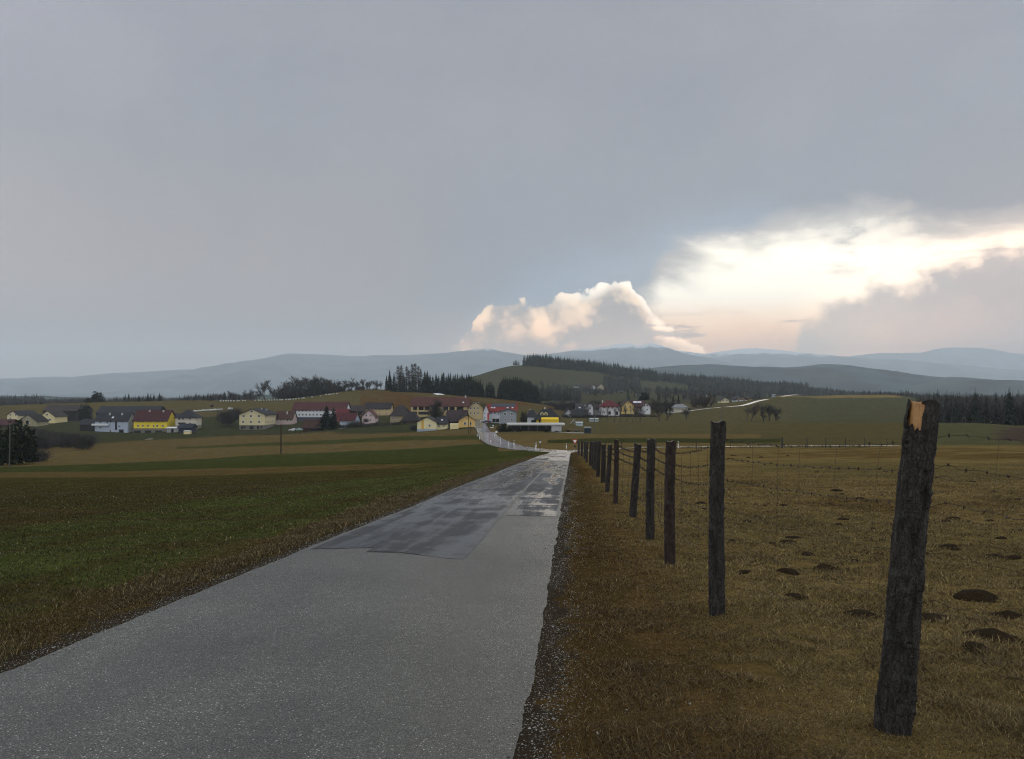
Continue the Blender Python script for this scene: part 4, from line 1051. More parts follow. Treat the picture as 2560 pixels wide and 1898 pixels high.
def build_roadside():
    white = mat('reflector_white', (.72,.73,.72), .5, .08, 5); black = mat('matt_black', (.015,.015,.016), .6, .2, 5); red = mat('sign_red', (.45,.03,.02), .4, .1, 5)
    steel = mat('galvanised', (.22,.23,.24), .5, .2, 8, .5); amber = mat('reflector', (.30,.28,.24), .3, .1, 5)
    # delineator posts
    V = []; Fq = []
    prof = [(-.06,-.03),(.06,-.03),(.045,.05),(-.045,.05)]
    def prism(pr, z0, z1, slope=0):
        n = len(pr); v = [(x, y, z0) for x, y in pr]+[(x, y, z1+slope*y) for x, y in pr]
        return v, [tuple(range(n))[::-1], tuple(range(n, 2*n))]+[(i, (i+1) % n, n+(i+1) % n, n+i) for i in range(n)]
    P_ = [(1338,1122,'a'),(1416,1122,'b'),(1285,1113,''),(1272,1114.5,''),(1227,1106,''),(1251,1103.5,''),(1199,1098,''),(1193,1091,''),(1194,1078.5,''),(1237,1091,''),(1188,1069,''),(1695,1119.5,''),(1340.5,1119,'')]
    proto = None
    for i, (u, v, c_) in enumerate(P_):
        X, Y, Z = sheet_place(u, v, 138 if v > 1117 else 150 if v > 1110 else 190 if v > 1100 else 250 if v > 1085 else 330)
        if proto is None:
            o = empty('delineator_post', (X, Y, Z)); proto = o
            vv, ff = prism(prof, -.1, 1.0, .6); mesh_obj('shaft', vv, ff, white, o)
            vv, ff = prism([(x*1.04, y*1.04) for x, y in prof], .70, .93); mesh_obj('black_band', vv, ff, black, o)
            add_box('reflector', o, amber, -.03, .03, -.036, -.0315, .74, .90)
        else:
            o = proto.copy(); COL.objects.link(o); o.location = (X, Y, Z)
            for ch in list(proto.children):
                c2 = ch.copy(); c2.parent = o; COL.objects.link(c2)
        if v < 1118: o.scale = (1.3, 1.3, 1.0)
        tag(o, {'a': 'tall white delineator post left of the junction beside the small sign', 'b': 'white delineator post in the grass just left of the yield sign'}.get(c_, 'small white delineator post on the grass edge of the main road'), 'delineator post', 'delineator posts of the main road')
    # yield sign
    X, Y, Z = sheet_place(1437, 1129, 133)
    o = empty('yield_sign', (X, Y, Z)); tag(o, 'triangular red and white yield sign on a thin pole at the junction', 'road sign')
    vv, ff = tube([(0,0,-.2),(0,0,2.05)], .035, 8); mesh_obj('pole', vv, ff, steel, o)
    def tri(s, y0, y1, zc):
        p = [(-s*.5, zc+s*.29), (s*.5, zc+s*.29), (0, zc-s*.577)]
        v = [(x, y0, z) for x, z in p]+[(x, y1, z) for x, z in p]
        return v, [(0,1,2),(5,4,3),(0,3,4,1),(1,4,5,2),(2,5,3,0)]
    vv, ff = tri(.95, -.06, -.045, 1.75); pl = mesh_obj('sign_plate', vv, ff, red, o)
    vv, ff = tri(.60, -.064, -.0605, 1.755); mesh_obj('white_field', vv, ff, white, pl)
    vv, ff = boxv(-.16, .16, -.07, -.03, .72, 1.0); mesh_obj('marker_plate', vv, ff, black, o)
    # small direction sign left of the junction
    X, Y, Z = sheet_place(1350, 1126, 131)
    o = empty('small_road_sign', (X, Y, Z)); tag(o, 'small pale square road sign with a green mark, left of the junction', 'road sign')
    vv, ff = tube([(0,0,-.2),(0,0,1.75)], .05, 8); mesh_obj('pole', vv, ff, mat('dark_wood_pole', (.03,.025,.02)), o)
    pl = add_box('sign_plate', o, mat('sign_pale', (.45,.50,.50), .5, .1), -.18, .18, -.075, -.06, 1.30, 1.68)
    add_box('sign_mark', pl, mat('sign_teal', (.05,.22,.18), .5, .1), -.08, .06, -.080, -.076, 1.38, 1.60)
    # village board and white name plates beside the road
    for (u, v, w_, h_, lab, Y0) in ((1241,1080,5.6,4.2,'wide white board on two legs beside the bend of the road into the village',262),(1230,1069,8,1.8,'low white horizontal board at the roadside below the red-roofed house',300),(1233,1064,3,3,'small white round-topped sign beside the hedge at the carport',290)):
        X, Y, Z = sheet_place(u, v+3, Y0); W = w_/F*Y; H = h_/F*Y; zb = (985-v)/F*Y+ZC
        o = empty('roadside_board', (X, Y, Z)); tag(o, lab, 'board')
        for s_ in (-.38, .38):
            vv, ff = tube([(s_*W,0,-.3),(s_*W,0,zb-Z+H*.2)], .05, 6); mesh_obj('leg', vv, ff, steel, o)
        add_box('panel', o, white, -W/2, W/2, -.1, -.06, zb-Z-H/2, zb-Z+H/2)
    # telegraph poles
    tim = mat('creosoted_timber', (.035,.020,.010), .85, .4, 3)
    for (u, v, tv, Y, wpx, lab) in ((703,1134,1061,238,3.6,'brown wooden telegraph pole with a dark head standing in the left fields'),
                               (26,1174,1045,150,2.6,'slim grey pole in front of the dark bushes at the far left'),
                               (1486,1080,1008,262,1.2,'thin grey pole beside the dark container, right of the carport'),
                               (1804,1047,1017,420,1.4,'thin pole on the slope below the crest farmhouses'),
                               (1171,1091,1033,262,1.7,'slim pole before the yellow house at the bend'),(1177,1091,1052,266,1.3,'short thin post beside the slim pole before the yellow house')):
        X = (u-1280)/F*Y; Z = zg(X, Y)
        zt_ = P(u, tv, Y)[2]; r = wpx/F*Y/2
        o = empty('utility_pole', (X, Y, Z)); tag(o, lab, 'pole')
        vv, ff = tube([(0,0,-.5),(0,0,(zt_-Z)*.5),(0,0,zt_-Z)], [r*1.15, r, r*.85], 8); mesh_obj('pole', vv, ff, tim if u in (703, 1171, 1177) else mat('grey_pole', (.07,.07,.065)), o)
        if wpx > 1.5:
            add_box('crossarm', o, tim, -r*3.2, r*3.2, -r*1.3-.05, -r*1.3+.05, zt_-Z-.9, zt_-Z-.7)
            for s_ in (-1, 1):
                vv, ff = tube([(s_*r*2.8,-r*1.3,zt_-Z-.7),(s_*r*2.8,-r*1.3,zt_-Z-.45)], .07, 6); mesh_obj('insulator', vv, ff, black, o)
# ---------------------------------------------------------------- buildings
WIN = {}
def win_mesh(kind):
    if kind in WIN: return WIN[kind]
    frame = mat('window_frame_white', (.62,.62,.60), .5, .1); glass = mat('dark_window_glass', (.012,.015,.020), .12, .2, 2, spec=.5)
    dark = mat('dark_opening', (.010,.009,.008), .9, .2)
    if kind == 'frame':   # unit window 1 x 1 in the xz plane, facing -y
        parts = [(*boxv(-.5, .5, -.05, .05, -.5, .5), 0), (*boxv(-.38, -.03, -.07, -.045, -.40, .40), 1), (*boxv(.03, .38, -.07, -.045, -.40, .40), 1)]
    elif kind == 'plain':
        parts = [(*boxv(-.5, .5, -.04, .05, -.5, .5), 1)]
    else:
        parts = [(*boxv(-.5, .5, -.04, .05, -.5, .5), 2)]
    V, Fq, mi = merge(parts)
    me = bpy.data.meshes.new('window'); me.from_pydata(V, [], Fq)
    for m_ in (frame, glass, dark): me.materials.append(m_)
    me.polygons.foreach_set('material_index', mi); me.update()
    WIN[kind] = me; return me
def window(parent, x, y, z, w, h, rz=0, kind='frame', name='window'):
    o = bpy.data.objects.new(name, win_mesh(kind)); link(o, parent)
    o.location = (x, y, z); o.scale = (w, 1, h); o.rotation_euler = (0, 0, rz)
    return o
def slab(pts, th):
    """thin slab: polygon pts pushed down by th"""
    n = len(pts); v = [tuple(p) for p in pts]+[(p[0], p[1], p[2]-th) for p in pts]
    return v, [tuple(range(n)), tuple(range(2*n-1, n-1, -1))]+[(i, n+i, n+(i+1) % n, (i+1) % n) for i in range(n)]
def roof_geo(W, D, H, R, axis, over, hip=0.0, cx=0, cy=0):
    """roof slabs; axis x: ridge parallel to the front. hip = fraction of half length hipped"""
    th = .22; o = over; sl = o*R/((D if axis == 'x' else W)/2)
    x0, x1, y0, y1 = cx-W/2-o, cx+W/2+o, cy-D/2-o, cy+D/2+o; zb = H-sl+.05; zr = H+R+.05
    parts = []
    if axis == 'x':
        hx = hip*min(D/2, W/2); a, b = x0+hx, x1-hx
        parts += [(*slab([(x0, y0, zb), (x1, y0, zb), (b, cy, zr), (a, cy, zr)], th), 0), (*slab([(x1, y1, zb), (x0, y1, zb), (a, cy, zr), (b, cy, zr)], th), 0)]
        if hip: parts += [(*slab([(x0, y1, zb), (x0, y0, zb), (a, cy, zr)], th), 0), (*slab([(x1, y0, zb), (x1, y1, zb), (b, cy, zr)], th), 0)]
    else:
        hy = hip*min(W/2, D/2); a, b = y0+hy, y1-hy
        parts += [(*slab([(x0, y1, zb), (x0, y0, zb), (cx, a, zr), (cx, b, zr)], th), 0), (*slab([(x1, y0, zb), (x1, y1, zb), (cx, b, zr), (cx, a, zr)], th), 0)]
        if hip: parts += [(*slab([(x0, y0, zb), (x1, y0, zb), (cx, a, zr)], th), 0), (*slab([(x1, y1, zb), (x0, y1, zb), (cx, b, zr)], th), 0)]
    return parts
def wall_geo(W, D, H, R, axis, hip, z0=-3.5):
    if hip: return boxv(-W/2, W/2, -D/2, D/2, z0, H)
    if axis == 'x':
        V = [(-W/2,-D/2,z0),(W/2,-D/2,z0),(W/2,D/2,z0),(-W/2,D/2,z0),(-W/2,-D/2,H),(W/2,-D/2,H),(W/2,D/2,H),(-W/2,D/2,H),(-W/2,0,H+R-.25),(W/2,0,H+R-.25)]
        return V, [(3,2,1,0),(0,1,5,4),(2,3,7,6),(1,2,6,9,5),(3,0,4,8,7),(4,5,9,8),(6,7,8,9)]
    V = [(-W/2,-D/2,z0),(W/2,-D/2,z0),(W/2,D/2,z0),(-W/2,D/2,z0),(-W/2,-D/2,H),(W/2,-D/2,H),(W/2,D/2,H),(-W/2,D/2,H),(0,-D/2,H+R-.25),(0,D/2,H+R-.25)]
    return V, [(3,2,1,0),(0,1,5,8,4),(2,3,7,9,6),(1,2,6,5),(3,0,4,7),(5,6,9,8),(7,4,8,9)]
def plaster(c, r=.9): return mat('plaster_%d_%d_%d' % tuple(int(x) for x in c), tuple(x*.92 for x in sr(*c)), r, .12, 1.2, bump=.1)
_roofs = {}
def roofmat(c):
    if c in _roofs: return _roofs[c]
    c0 = c; g_ = sum(c)/3; c = tuple(int(x*.78+g_*.22) for x in c)
    m, nt, b = new_mat('roof_tiles_%d_%d_%d' % c)
    co = nt.new('ShaderNodeTexCoord').outputs['Object']
    w = nt.new('ShaderNodeTexWave', wave_type='BANDS', bands_direction='Z'); w.inputs['Scale'].default_value = 3.2; w.inputs['Distortion'].default_value = .6; nt.put(w.inputs['Vector'], co)
    n = nt.noise(co, .5, 6, .65); n2 = nt.noise(co, 5, 4, .7)
    k = nt.m('MULTIPLY', nt.mr(n, .3, .7, .72, 1.25), nt.mr(n2, .3, .7, .8, 1.2)); k = nt.m('MULTIPLY', k, nt.mr(w.outputs[1], 0, 1, .85, 1.1))
    vs = nt.new('ShaderNodeVectorMath', operation='SCALE'); vs.inputs[0].default_value = tuple(x*.50 for x in sr(*c)); nt.put(vs.inputs['Scale'], k)
    nt.put(b.inputs['Base Color'], vs.outputs[0]); b.inputs['Roughness'].default_value = .75; b.inputs['Specular IOR Level'].default_value = .15
    _roofs[c0] = m; return m

def house(name, label, u0, u1, vb, ve, vr, Y, D, axis, wall, roof, yaw=0, hip=0, over=.6, rows=(), side=None, base=None, chim=(), cat='house', group=None, sky=(), noroof=False, gz0=None):
    """front face spans pixels u0..u1 at distance Y, foot vb, eaves ve, ridge vr"""
    px = Y/F; W = (u1-u0)*px/math.cos(R(yaw)); H = (vb-ve)*px; Rr = max((ve-vr)*px, .3)
    if axis == 'y': D = D
    c = P((u0+u1)/2, vb, Y); X0, Z0 = c[0], c[2]
    # Y is the distance of the front face; the thing's origin is its middle at ground level
    a = R(yaw); ox = X0-math.sin(a)*(-1)*0; cx = X0 - (-math.sin(a))*D/2*-1; 
    cx = X0-math.sin(a)*D/2; cy = Y+math.cos(a)*D/2
    o = empty(name, (cx, cy, Z0), a); tag(o, label, cat, group)
    V, Fq = wall_geo(W, D, H, Rr, axis, hip); mesh_obj('wall', V, Fq, wall, o)
    if not noroof:
        V, Fq, mi = merge(roof_geo(W, D, H, Rr, axis, over, hip)); rf = mesh_obj('roof', V, Fq, roof, o)
    else: rf = o
    if base:   # plinth in another colour: (height px, colour)
        add_box('basement', o, base[1], -W/2-.06, W/2+.06, -D/2-.06, D/2+.06, -3.55, base[0]*px)
    for (a0, a1, n, v, w, h, kind) in rows:
        for i in range(n):
            u = a0 if n == 1 else a0+(a1-a0)*i/(n-1)
            x = ((u-u0)/(u1-u0)-.5)*W; z = (vb-v)*px
            nm = 'window' if kind in ('frame', 'plain') else 'garage_door' if kind == 'garage' else 'door' if kind == 'door' else 'opening'
            window(o, x, -D/2-(.09 if base and z < base[0]*px else .03), z, w*px, h*px, 0, kind if kind in ('frame', 'plain') else 'open', nm)
    if side:   # (which, rows, cols, w m, h m)
        s_, nr, ncol, w, h = side
        for r_ in range(nr):
            for c_ in range(ncol):
                z = H*(r_+.55)/nr if not base else base[0]*px+(H-base[0]*px)*(r_+.5)/nr
                window(o, s_*(W/2+.03), -D/2+D*(c_+.5)/ncol, z, w, h, s_*math.pi/2, 'frame')
    for (f, fy, hh) in chim:
        x = (f-.5)*W; y = (fy-.5)*D
        dd = abs(y)/(D/2) if axis == 'x' else abs(x)/(W/2)
        zt_ = H+Rr*(1-dd)
        ch = add_box('chimney', rf, mat('chimney_render', (.45,.42,.38), .9, .2), x-.35, x+.35, y-.35, y+.35, zt_-.8, zt_+hh)
    for (f, g, w, h) in sky:   # roof windows on the front slope, f along, g up the slope
        if axis == 'x':
            y = -D/2*(1-g); z = H+Rr*g+.12; x = (f-.5)*W; sl = Rr/(D/2)
            V, Fq = slab([(x-w/2, y-h/2, z-sl*h/2), (x+w/2, y-h/2, z-sl*h/2), (x+w/2, y+h/2, z+sl*h/2), (x-w/2, y+h/2, z+sl*h/2)], .1)
            mesh_obj('skylight', V, Fq, mat('skylight_glass', (.5,.53,.56), .15, .1), rf)
    o['_WD'] = (W, D, H, Rr)
    return o, rf, W, D, H, Rr

def build_village():
    W_ = lambda *c: plaster(c)
    cream = W_(205,192,150); cream2 = W_(215,200,150); white = W_(205,208,210); grey = W_(140,146,152); yellow = W_(225,200,50); yelld = W_(215,180,40)
    pink = W_(185,165,158); beige = W_(185,165,120); blue = W_(160,170,184); stone = W_(110,105,95); dbase = W_(70,74,84); brownw = W_(60,48,40); darkw = W_(34,32,34)
    rdark = roofmat((52,52,60)); rbrown = roofmat((70,56,52)); rred = roofmat((98,42,44)); rbright = roofmat((160,48,42)); rslate = roofmat((44,46,52)); rrust = roofmat((105,56,48)); rmar = roofmat((88,36,40))
    FR = 'frame'
    h = house
    # far left
    h('barn', 'dark shed with a red metal roof at the left border', -30, 26, 1066, 1061, 1049, 470, 9, 'x', brownw, roofmat((92,44,48)), cat='barn')
    h('farmhouse', 'cream gabled house with dark roof, leftmost of the village', 15, 48, 1052, 1037, 1027, 530, 16, 'y', cream, rdark, over=.7, rows=[(25,41,2,1037.5,6,5,FR),(25,25,1,1048,6,5,FR)], yaw=-14)
    h('farmhouse', 'dim cream house with curved dark gable behind the leafless scrub on the left', 46, 92, 1067, 1053, 1036, 480, 12, 'y', W_(150,142,112), roofmat((44,40,36)), rows=[(55,69,2,1047,6,5,FR),(70,70,1,1058,7,6,FR)])
    o, rf, W, D, H, Rr = h('farmhouse', 'cream gabled house whose brown roof has a red patch, next to the long barn', 100, 136, 1058, 1041, 1027, 520, 18, 'y', cream2, rbrown, rows=[(117,117,1,1037,7,5,FR),(124,124,1,1049,7,5,FR)], yaw=6)
    h('barn', 'long dark brown barn with wide overhanging roof on the left', 108, 205, 1054, 1026, 1013, 560, 14, 'x', W_(40,38,40), rbrown, cat='barn', rows=[(160,160,1,1040,58,22,'open')])
    h('barn', 'long slate-roofed barn behind the white balcony house and yellow house', 240, 393, 1050, 1032, 1016, 540, 16, 'x', darkw, rdark, cat='barn')
    # white house with balcony
    o, rf, W, D, H, Rr = h('house', 'bluish white two-storey house with a balcony and dark roof', 237, 319, 1082, 1051, 1032, 450, 10, 'x', blue, rdark, rows=[(251,251,1,1056,8,5,FR),(268,268,1,1057,5,9,FR),(276,276,1,1055,4,3,'plain'),(251,251,1,1069,8,5,FR),(276,276,1,1077,5,8,FR),(298,298,1,1066,5,2,'plain'),(303,303,1,1078,12,8,'garage'),(290,290,1,1064,5,22,'plain')], side=(1,2,2,1.2,1.2), chim=((.36,.35,1.2),(.74,.35,1.0)), sky=((.5,.35,1.2,.9),))
    px = 450/F
    add_box('balcony', o, white, -W/2-1.3, -W/2+36*px, -D/2-1.3, -D/2-.02, (1082-1064)*px, (1082-1059.5)*px)
    h('shed', 'low dark lean-to garage left of the bluish white balcony house', 200, 236, 1075, 1060, 1048, 452, 8, 'x', darkw, rdark, cat='shed', rows=[(209,209,1,1064,7,5,'plain')])
    h('house', 'small white wing between the balcony house and the yellow house', 320, 334, 1064, 1042, 1034, 462, 9, 'y', white, rdark, rows=[(330,330,1,1056,4,5,FR)])
    # yellow house
    h('house', 'large bright yellow house with wine-red roof over three open garages', 334, 417, 1086, 1050, 1026, 450, 12, 'x', yellow, rmar, over=.8, base=(15, stone),
      rows=[(345,345,1,1053,5,5,FR),(357,357,1,1053,5,5,FR),(370,377,2,1051,5,2.5,'plain'),(393,407,2,1053,5,5,FR),(345,345,1,1065,5,5,FR),(357,370,2,1064.5,5,4,FR),(384,384,1,1065,4,5,FR),(393,407,2,1065,5,5,FR),(344,344,1,1081,16,9,'garage'),(370,370,1,1081,16,9,'garage'),(397,397,1,1081,17,9,'garage')], chim=((.36,.42,.8),(.78,.42,.8)))
    # white house with pyramid roof
    o, rf, W, D, H, Rr = h('house', 'off-white two-storey house with dark pyramid roof right of the yellow house', 440, 489, 1068, 1042, 1025, 452, 12, 'x', W_(190,182,165), rdark, hip=1.0, over=.9, rows=[(449,449,1,1047,4,5,'plain'),(458,458,1,1047,6,5,FR),(474,474,1,1047,6,5,FR),(455,455,1,1058.5,18,4,'plain'),(475,475,1,1059,6,5,FR)], yaw=8, base=(4, stone))
    h('house', 'narrow white wing with dark roof left of the pyramid-roofed house', 424, 439, 1062, 1042, 1034, 462, 8, 'y', white, rdark, over=.4, rows=[(434,434,1,1052,3,4,FR)])
    h('garage', 'small white flat garage between the yellow house and the dark hut', 417, 440, 1081, 1070, 1068, 440, 6, 'x', W_(150,150,148), mat('flat_roof_pale', (.5,.5,.5)), cat='garage', rows=[(431,431,1,1077,6,8,'door')])
    h('shed', 'dark blue-black garden hut below the pyramid-roofed house', 446, 480, 1082, 1068, 1060, 425, 6, 'x', W_(42,46,58), roofmat((48,54,72)), cat='shed')
    h('trailer', 'small cream box trailer beside the dark garden hut', 459, 473, 1084, 1078, 1077, 415, 3, 'x', cream2, mat('trailer_lid', (.4,.42,.4)), cat='trailer', over=.1)
    # cream block
    o, rf, W, D, H, Rr = h('apartment_house', 'cream three-storey apartment house with grey stone ground floor', 598, 662, 1074, 1036, 1022, 478, 24, 'y', cream, rslate, yaw=0, over=1.0, base=(11, stone),
      rows=[(609,647,1,1040.5,6.5,6,FR),(627,627,1,1040.5,6.5,6,FR),(647,647,1,1040.5,6.5,6,FR),(629,629,1,1029,7,5.5,FR),(608,608,1,1055,5.5,6.5,FR),(627,627,1,1055,5.5,6.5,FR),(648,648,1,1055,5.5,6.5,FR),(606,606,1,1069,5,8,'plain'),(612,612,1,1068,3.5,6,'door'),(629,629,1,1069.5,10,8,'plain'),(645,645,1,1069,5,8,'plain'),(654,654,1,1068,4,6,'plain')], side=(1,2,6,1.1,1.6), chim=((.6,.55,.9),(.7,.75,.9)))
    h('house', 'low pinkish house with rust-brown roof between the cream block and white longhouse', 688, 731, 1058, 1046, 1028, 500, 10, 'x', pink, roofmat((92,54,44)), rows=[(694,694,1,1050,3,5,FR),(702,702,1,1050,3,5,FR),(719,727,2,1051,4,7,FR)], chim=((.62,.3,1.6),))
    # white long house
    h('longhouse', 'white longhouse with two rows of dark windows and dark red roof', 731, 864, 1051, 1024, 1005.5, 525, 16, 'x', white, rred, base=(8, dbase), rows=[(739,855,14,1026.5,4.6,5,FR),(739,855,14,1037,4.6,5,FR)], over=.7)
    h('house', 'red-roofed annex attached below the right end of the white longhouse', 838, 868, 1052, 1038, 1023, 500, 10, 'x', W_(120,70,70), rbright if False else roofmat((125,40,42)), rows=[(845,845,1,1034,4,3,'plain')])
    h('barn', 'brown-roofed barn with open dark bays behind the pink gable house', 868, 911, 1046, 1027, 1014, 540, 12, 'x', W_(96,80,68), rbrown, cat='barn', rows=[(881,881,1,1032,16,9,'open'),(900,900,1,1032,9,9,'open')])
    h('house', 'beige two-storey building with dark ridge roof, highest on the slope', 911, 976, 1041, 1021, 1007, 545, 12, 'x', beige, roofmat((54,46,48)), rows=[(921,967,6,1024.5,3.6,4,FR),(949,967,2,1035,4,4,FR)], over=.6)
    h('house', 'pink gabled house with red side roof below the brown barn', 905, 938, 1058, 1041, 1024, 472, 11, 'y', W_(200,178,176), roofmat((108,44,42)), yaw=0, rows=[(916,927,2,1039,4.5,5.5,FR),(915,926,2,1050.5,4.5,5,FR)], side=(1,1,2,1,1.2), over=.7)
    h('house', 'pale blue house with deep red roof beside the two dark conifers', 849, 886, 1070, 1050, 1033, 445, 10, 'x', blue, roofmat((96,32,36)), rows=[(857,857,1,1055,4,3,FR),(850,850,1,1066,6,8,'plain'),(857,857,1,1067,9,7,'garage')], yaw=-8)
    h('shed', 'rust-brown hut roof with a white end wall near the telegraph pole', 757, 800, 1078, 1068, 1050, 405, 8, 'x', W_(58,42,34), roofmat((82,46,38)), cat='shed', rows=[(785,785,1,1073,17,8,'plain')])
    # brown hipped farm and main farm
    h('farm_building', 'large brown hip-roofed farm building left of the big farmstead', 975, 1020, 1056, 1038, 1014, 440, 18, 'x', W_(150,135,105), roofmat((62,50,50)), hip=.8, rows=[(981,981,1,1046,5,5,FR),(990,990,1,1046,4,6,FR)])
    h('farm_building', 'low dark brown hipped roof building just left of the small cream hall', 1003, 1046, 1062, 1051, 1030, 405, 12, 'x', W_(80,66,55), roofmat((52,44,46)), hip=.8, rows=[(1012,1012,1,1056,7,7,'plain')])
    o, rf, W, D, H, Rr = h('farmstead', 'long farmstead with dull red roof and open dark bays below it', 1027, 1172, 1040, 1015, 994, 450, 15, 'x', beige, rrust, rows=[(1038,1038,1,1021,10,9,'open'),(1053,1053,1,1021,12,9,'open'),(1068,1068,1,1021,12,9,'open'),(1114,1114,1,1021,12,9,'open'),(1130,1130,1,1021,13,9,'open'),(1150,1150,1,1021,17,9,'open'),(1038,1038,1,1033,9,8,'open'),(1060,1060,1,1033,28,7,'plain'),(1163,1163,1,1033,4,7,FR)], over=.5, chim=((.93,.5,1.3),), sky=((.90,.4,.9,.9),))
    h('farmhouse', 'beige end house with half-hipped brown roof and pale window surrounds', 1172, 1207, 1050, 1018, 1003, 440, 16, 'y', beige, roofmat((84,56,50)), yaw=4, rows=[(1186,1195,2,1009,5.5,5,FR),(1177,1177,1,1021,4.5,7,FR),(1186,1195,2,1021,4.5,7,FR),(1177,1195,3,1033,4,6,FR)], over=.8)
    h('house', 'brown-roofed low annex behind the yellow house near the road bend', 1118, 1165, 1052, 1036, 1026, 398, 9, 'x', W_(90,70,60), roofmat((66,44,44)))
    # front row
    h('hall', 'cream gabled hall with an orange stripe and one square window', 1043, 1091, 1077, 1055, 1042.5, 360, 14, 'y', W_(214,204,160), rdark, rows=[(1074,1074,1,1064,5,6,FR)], over=.5, base=(4, W_(150,160,170)))
    hall = bpy.context.scene.objects[-1] if False else None
    h('hall_annex', 'low cream annex with dark roof and two small windows right of the hall', 1091, 1117, 1073, 1058.5, 1043, 362, 9, 'x', W_(214,204,160), rdark, cat='house', rows=[(1098,1109,2,1065.5,4.5,4,FR)], sky=((.5,.5,.9,.7),))
    h('barn', 'dark open barn with brown roof between the cream annex and yellow cottage', 1117, 1147, 1070, 1052, 1036, 372, 10, 'x', W_(40,34,32), roofmat((62,46,50)), cat='barn')
    h('cottage', 'yellow cottage with half-hipped brown roof at the road bend', 1147, 1188, 1067, 1050, 1037, 366, 11, 'y', W_(216,180,108), roofmat((64,46,48)), rows=[(1163,1163,1,1059,7,7,FR),(1176.5,1176.5,1,1059,5,7,FR),(1167,1167,1,1046,4,4,FR)], over=.7, yaw=6)
    h('covered_wagon', 'cream covered wagon parked against the dark open barn', 1125, 1146, 1070, 1061, 1060, 358, 2.4, 'x', cream2, cream2, cat='wagon', over=.05)
    # white red-roofed inn
    o, rf, W, D, H, Rr = h('guest_house', 'white guest house with bright red roof, solar panels and red wall stripe', 1222, 1291, 1056, 1027, 1010, 402, 12, 'x', W_(200,203,208), rbright, rows=[(1228,1228,1,1033,5,4,FR),(1237,1237,1,1033,5,4,FR),(1246,1246,1,1035,4,4,FR),(1235,1235,1,1051.5,8,9,'garage'),(1244,1244,1,1051.5,8,9,'garage')], over=.8, sky=((.10,.42,.9,.8),(.20,.42,.9,.8),(.68,.42,.9,.8),(.86,.42,.9,.8)))
    px = 402/F
    sl = Rr/(D/2)
    for k in range(6):
        x = -W/2+1.2+k*2.15
        V, Fq = slab([(x, -2.9, H+Rr-2.9*sl+.2), (x+2.05, -2.9, H+Rr-2.9*sl+.2), (x+2.05, -.15, H+Rr-.15*sl+.2), (x, -.15, H+Rr-.15*sl+.2)], .06)
        mesh_obj('solar_panel', V, Fq, mat('solar_glass', (.020,.024,.040), .6, .1), rf)
    ow, _, W2, D2, _, _ = h('guest_house_wing', 'narrow white gable wing with a tall red stripe left of the red roof', 1208, 1222, 1057, 1030, 1012, 396, 12, 'y', W_(205,207,212), rbright, cat='house', rows=[(1212,1212,1,1034,2.5,4,FR),(1212,1212,1,1044,2.5,5,FR),(1215,1215,1,1053,3,6,'door')], over=.4)
    px = 396/F; add_box('red_stripe', ow, mat('red_plaster', (.45,.03,.03), .8, .1), W2/2-3.6*px, W2/2+.06, -D2/2-.12, -D2/2+.3, -.5, 24*px)
    h('house', 'grey gabled house with four square windows in front of the red roof', 1249, 1291, 1057.5, 1029.5, 1022, 380, 11, 'y', grey, roofmat((66,70,76)), rows=[(1263,1279,2,1035,7,7,FR),(1263.5,1279.5,2,1049.5,5.5,5.5,FR)], over=.6)
    # hipped house with round dormers
    o, rf, W, D, H, Rr = h('house', 'dark hip-roofed house with two round dormers and a bright yellow wall', 1341, 1397, 1057, 1044, 1023, 400, 14, 'x', yellow, rslate, hip=.8, over=1.2, rows=[(1349,1349,1,1053,4,7,'door')], chim=((.4,.5,1.0),))
    px = 400/F
    for uu in (1355.5, 1365.5):
        x = ((uu-1341)/56-.5)*W; z = (1057-1036)*px; y = -D/2+D/2*((z-H)/Rr)-1.0
        vv = []; n = 14
        for yy in (y, y+2.2):
            for k in range(n):
                a = 2*math.pi*k/n; vv.append((x+math.cos(a)*.85, yy, z+math.sin(a)*.95))
        ff = [tuple(range(n))[::-1], tuple(range(n, 2*n))]+[(i, (i+1) % n, n+(i+1) % n, n+i) for i in range(n)]
        dm = mesh_obj('dormer', vv, ff, cream2, rf)
        window(dm, x, y-.03, z, .75, 1.0, 0, 'plain')
    V, Fq = wall_geo(43*px, 3, (1057-1048)*px, 1.2, 'x', 0, -1); bay = mesh_obj('bay', V, Fq, yelld, o); bay.location = ((1372-1369)*px+.5, -D/2-1.2, 0)
    h('house_wing', 'white side wing under the dark hip roof with an arched garage', 1319, 1341, 1057, 1040, 1026, 402, 11, 'x', white, rslate, cat='house', hip=.9, over=.8, rows=[(1334,1334,1,1053.5,12,6,'garage')], chim=((.35,.6,1.2),))
    # carport
    px = 335/F; Y = 335; X0, _, Z0 = P(1340, 1080, Y); Wc = 145*px
    o = empty('carport', (X0, Y+4, Z0)); tag(o, 'long low flat-roofed carport with white fascia and dark open front', 'carport')
    add_box('roof', o, W_(190,190,185), -Wc/2, Wc/2, -4, 5, 16.5*px, 21*px)
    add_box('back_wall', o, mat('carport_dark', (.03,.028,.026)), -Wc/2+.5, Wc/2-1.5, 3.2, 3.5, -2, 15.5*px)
    add_box('store_room', o, W_(170,172,170), Wc/2-1.5-25*px, Wc/2-1.5, -3.4, 3, -2, 15.5*px)
    add_box('side_wall', o, W_(120,118,112), -Wc/2+.2, -Wc/2+.45, -3.5, 3.2, -2, 15.5*px)
    for k in range(5):
        x = -Wc/2+2+k*(Wc-8)/4.6; add_box('post', o, W_(110,100,90), x-.12, x+.12, -3.7, -3.45, -2, 15.4*px)
    add_box('door', o, W_(60,60,62), Wc/2-2-34*px, Wc/2-2-26*px, 1, 1.2, -.5, 12*px)
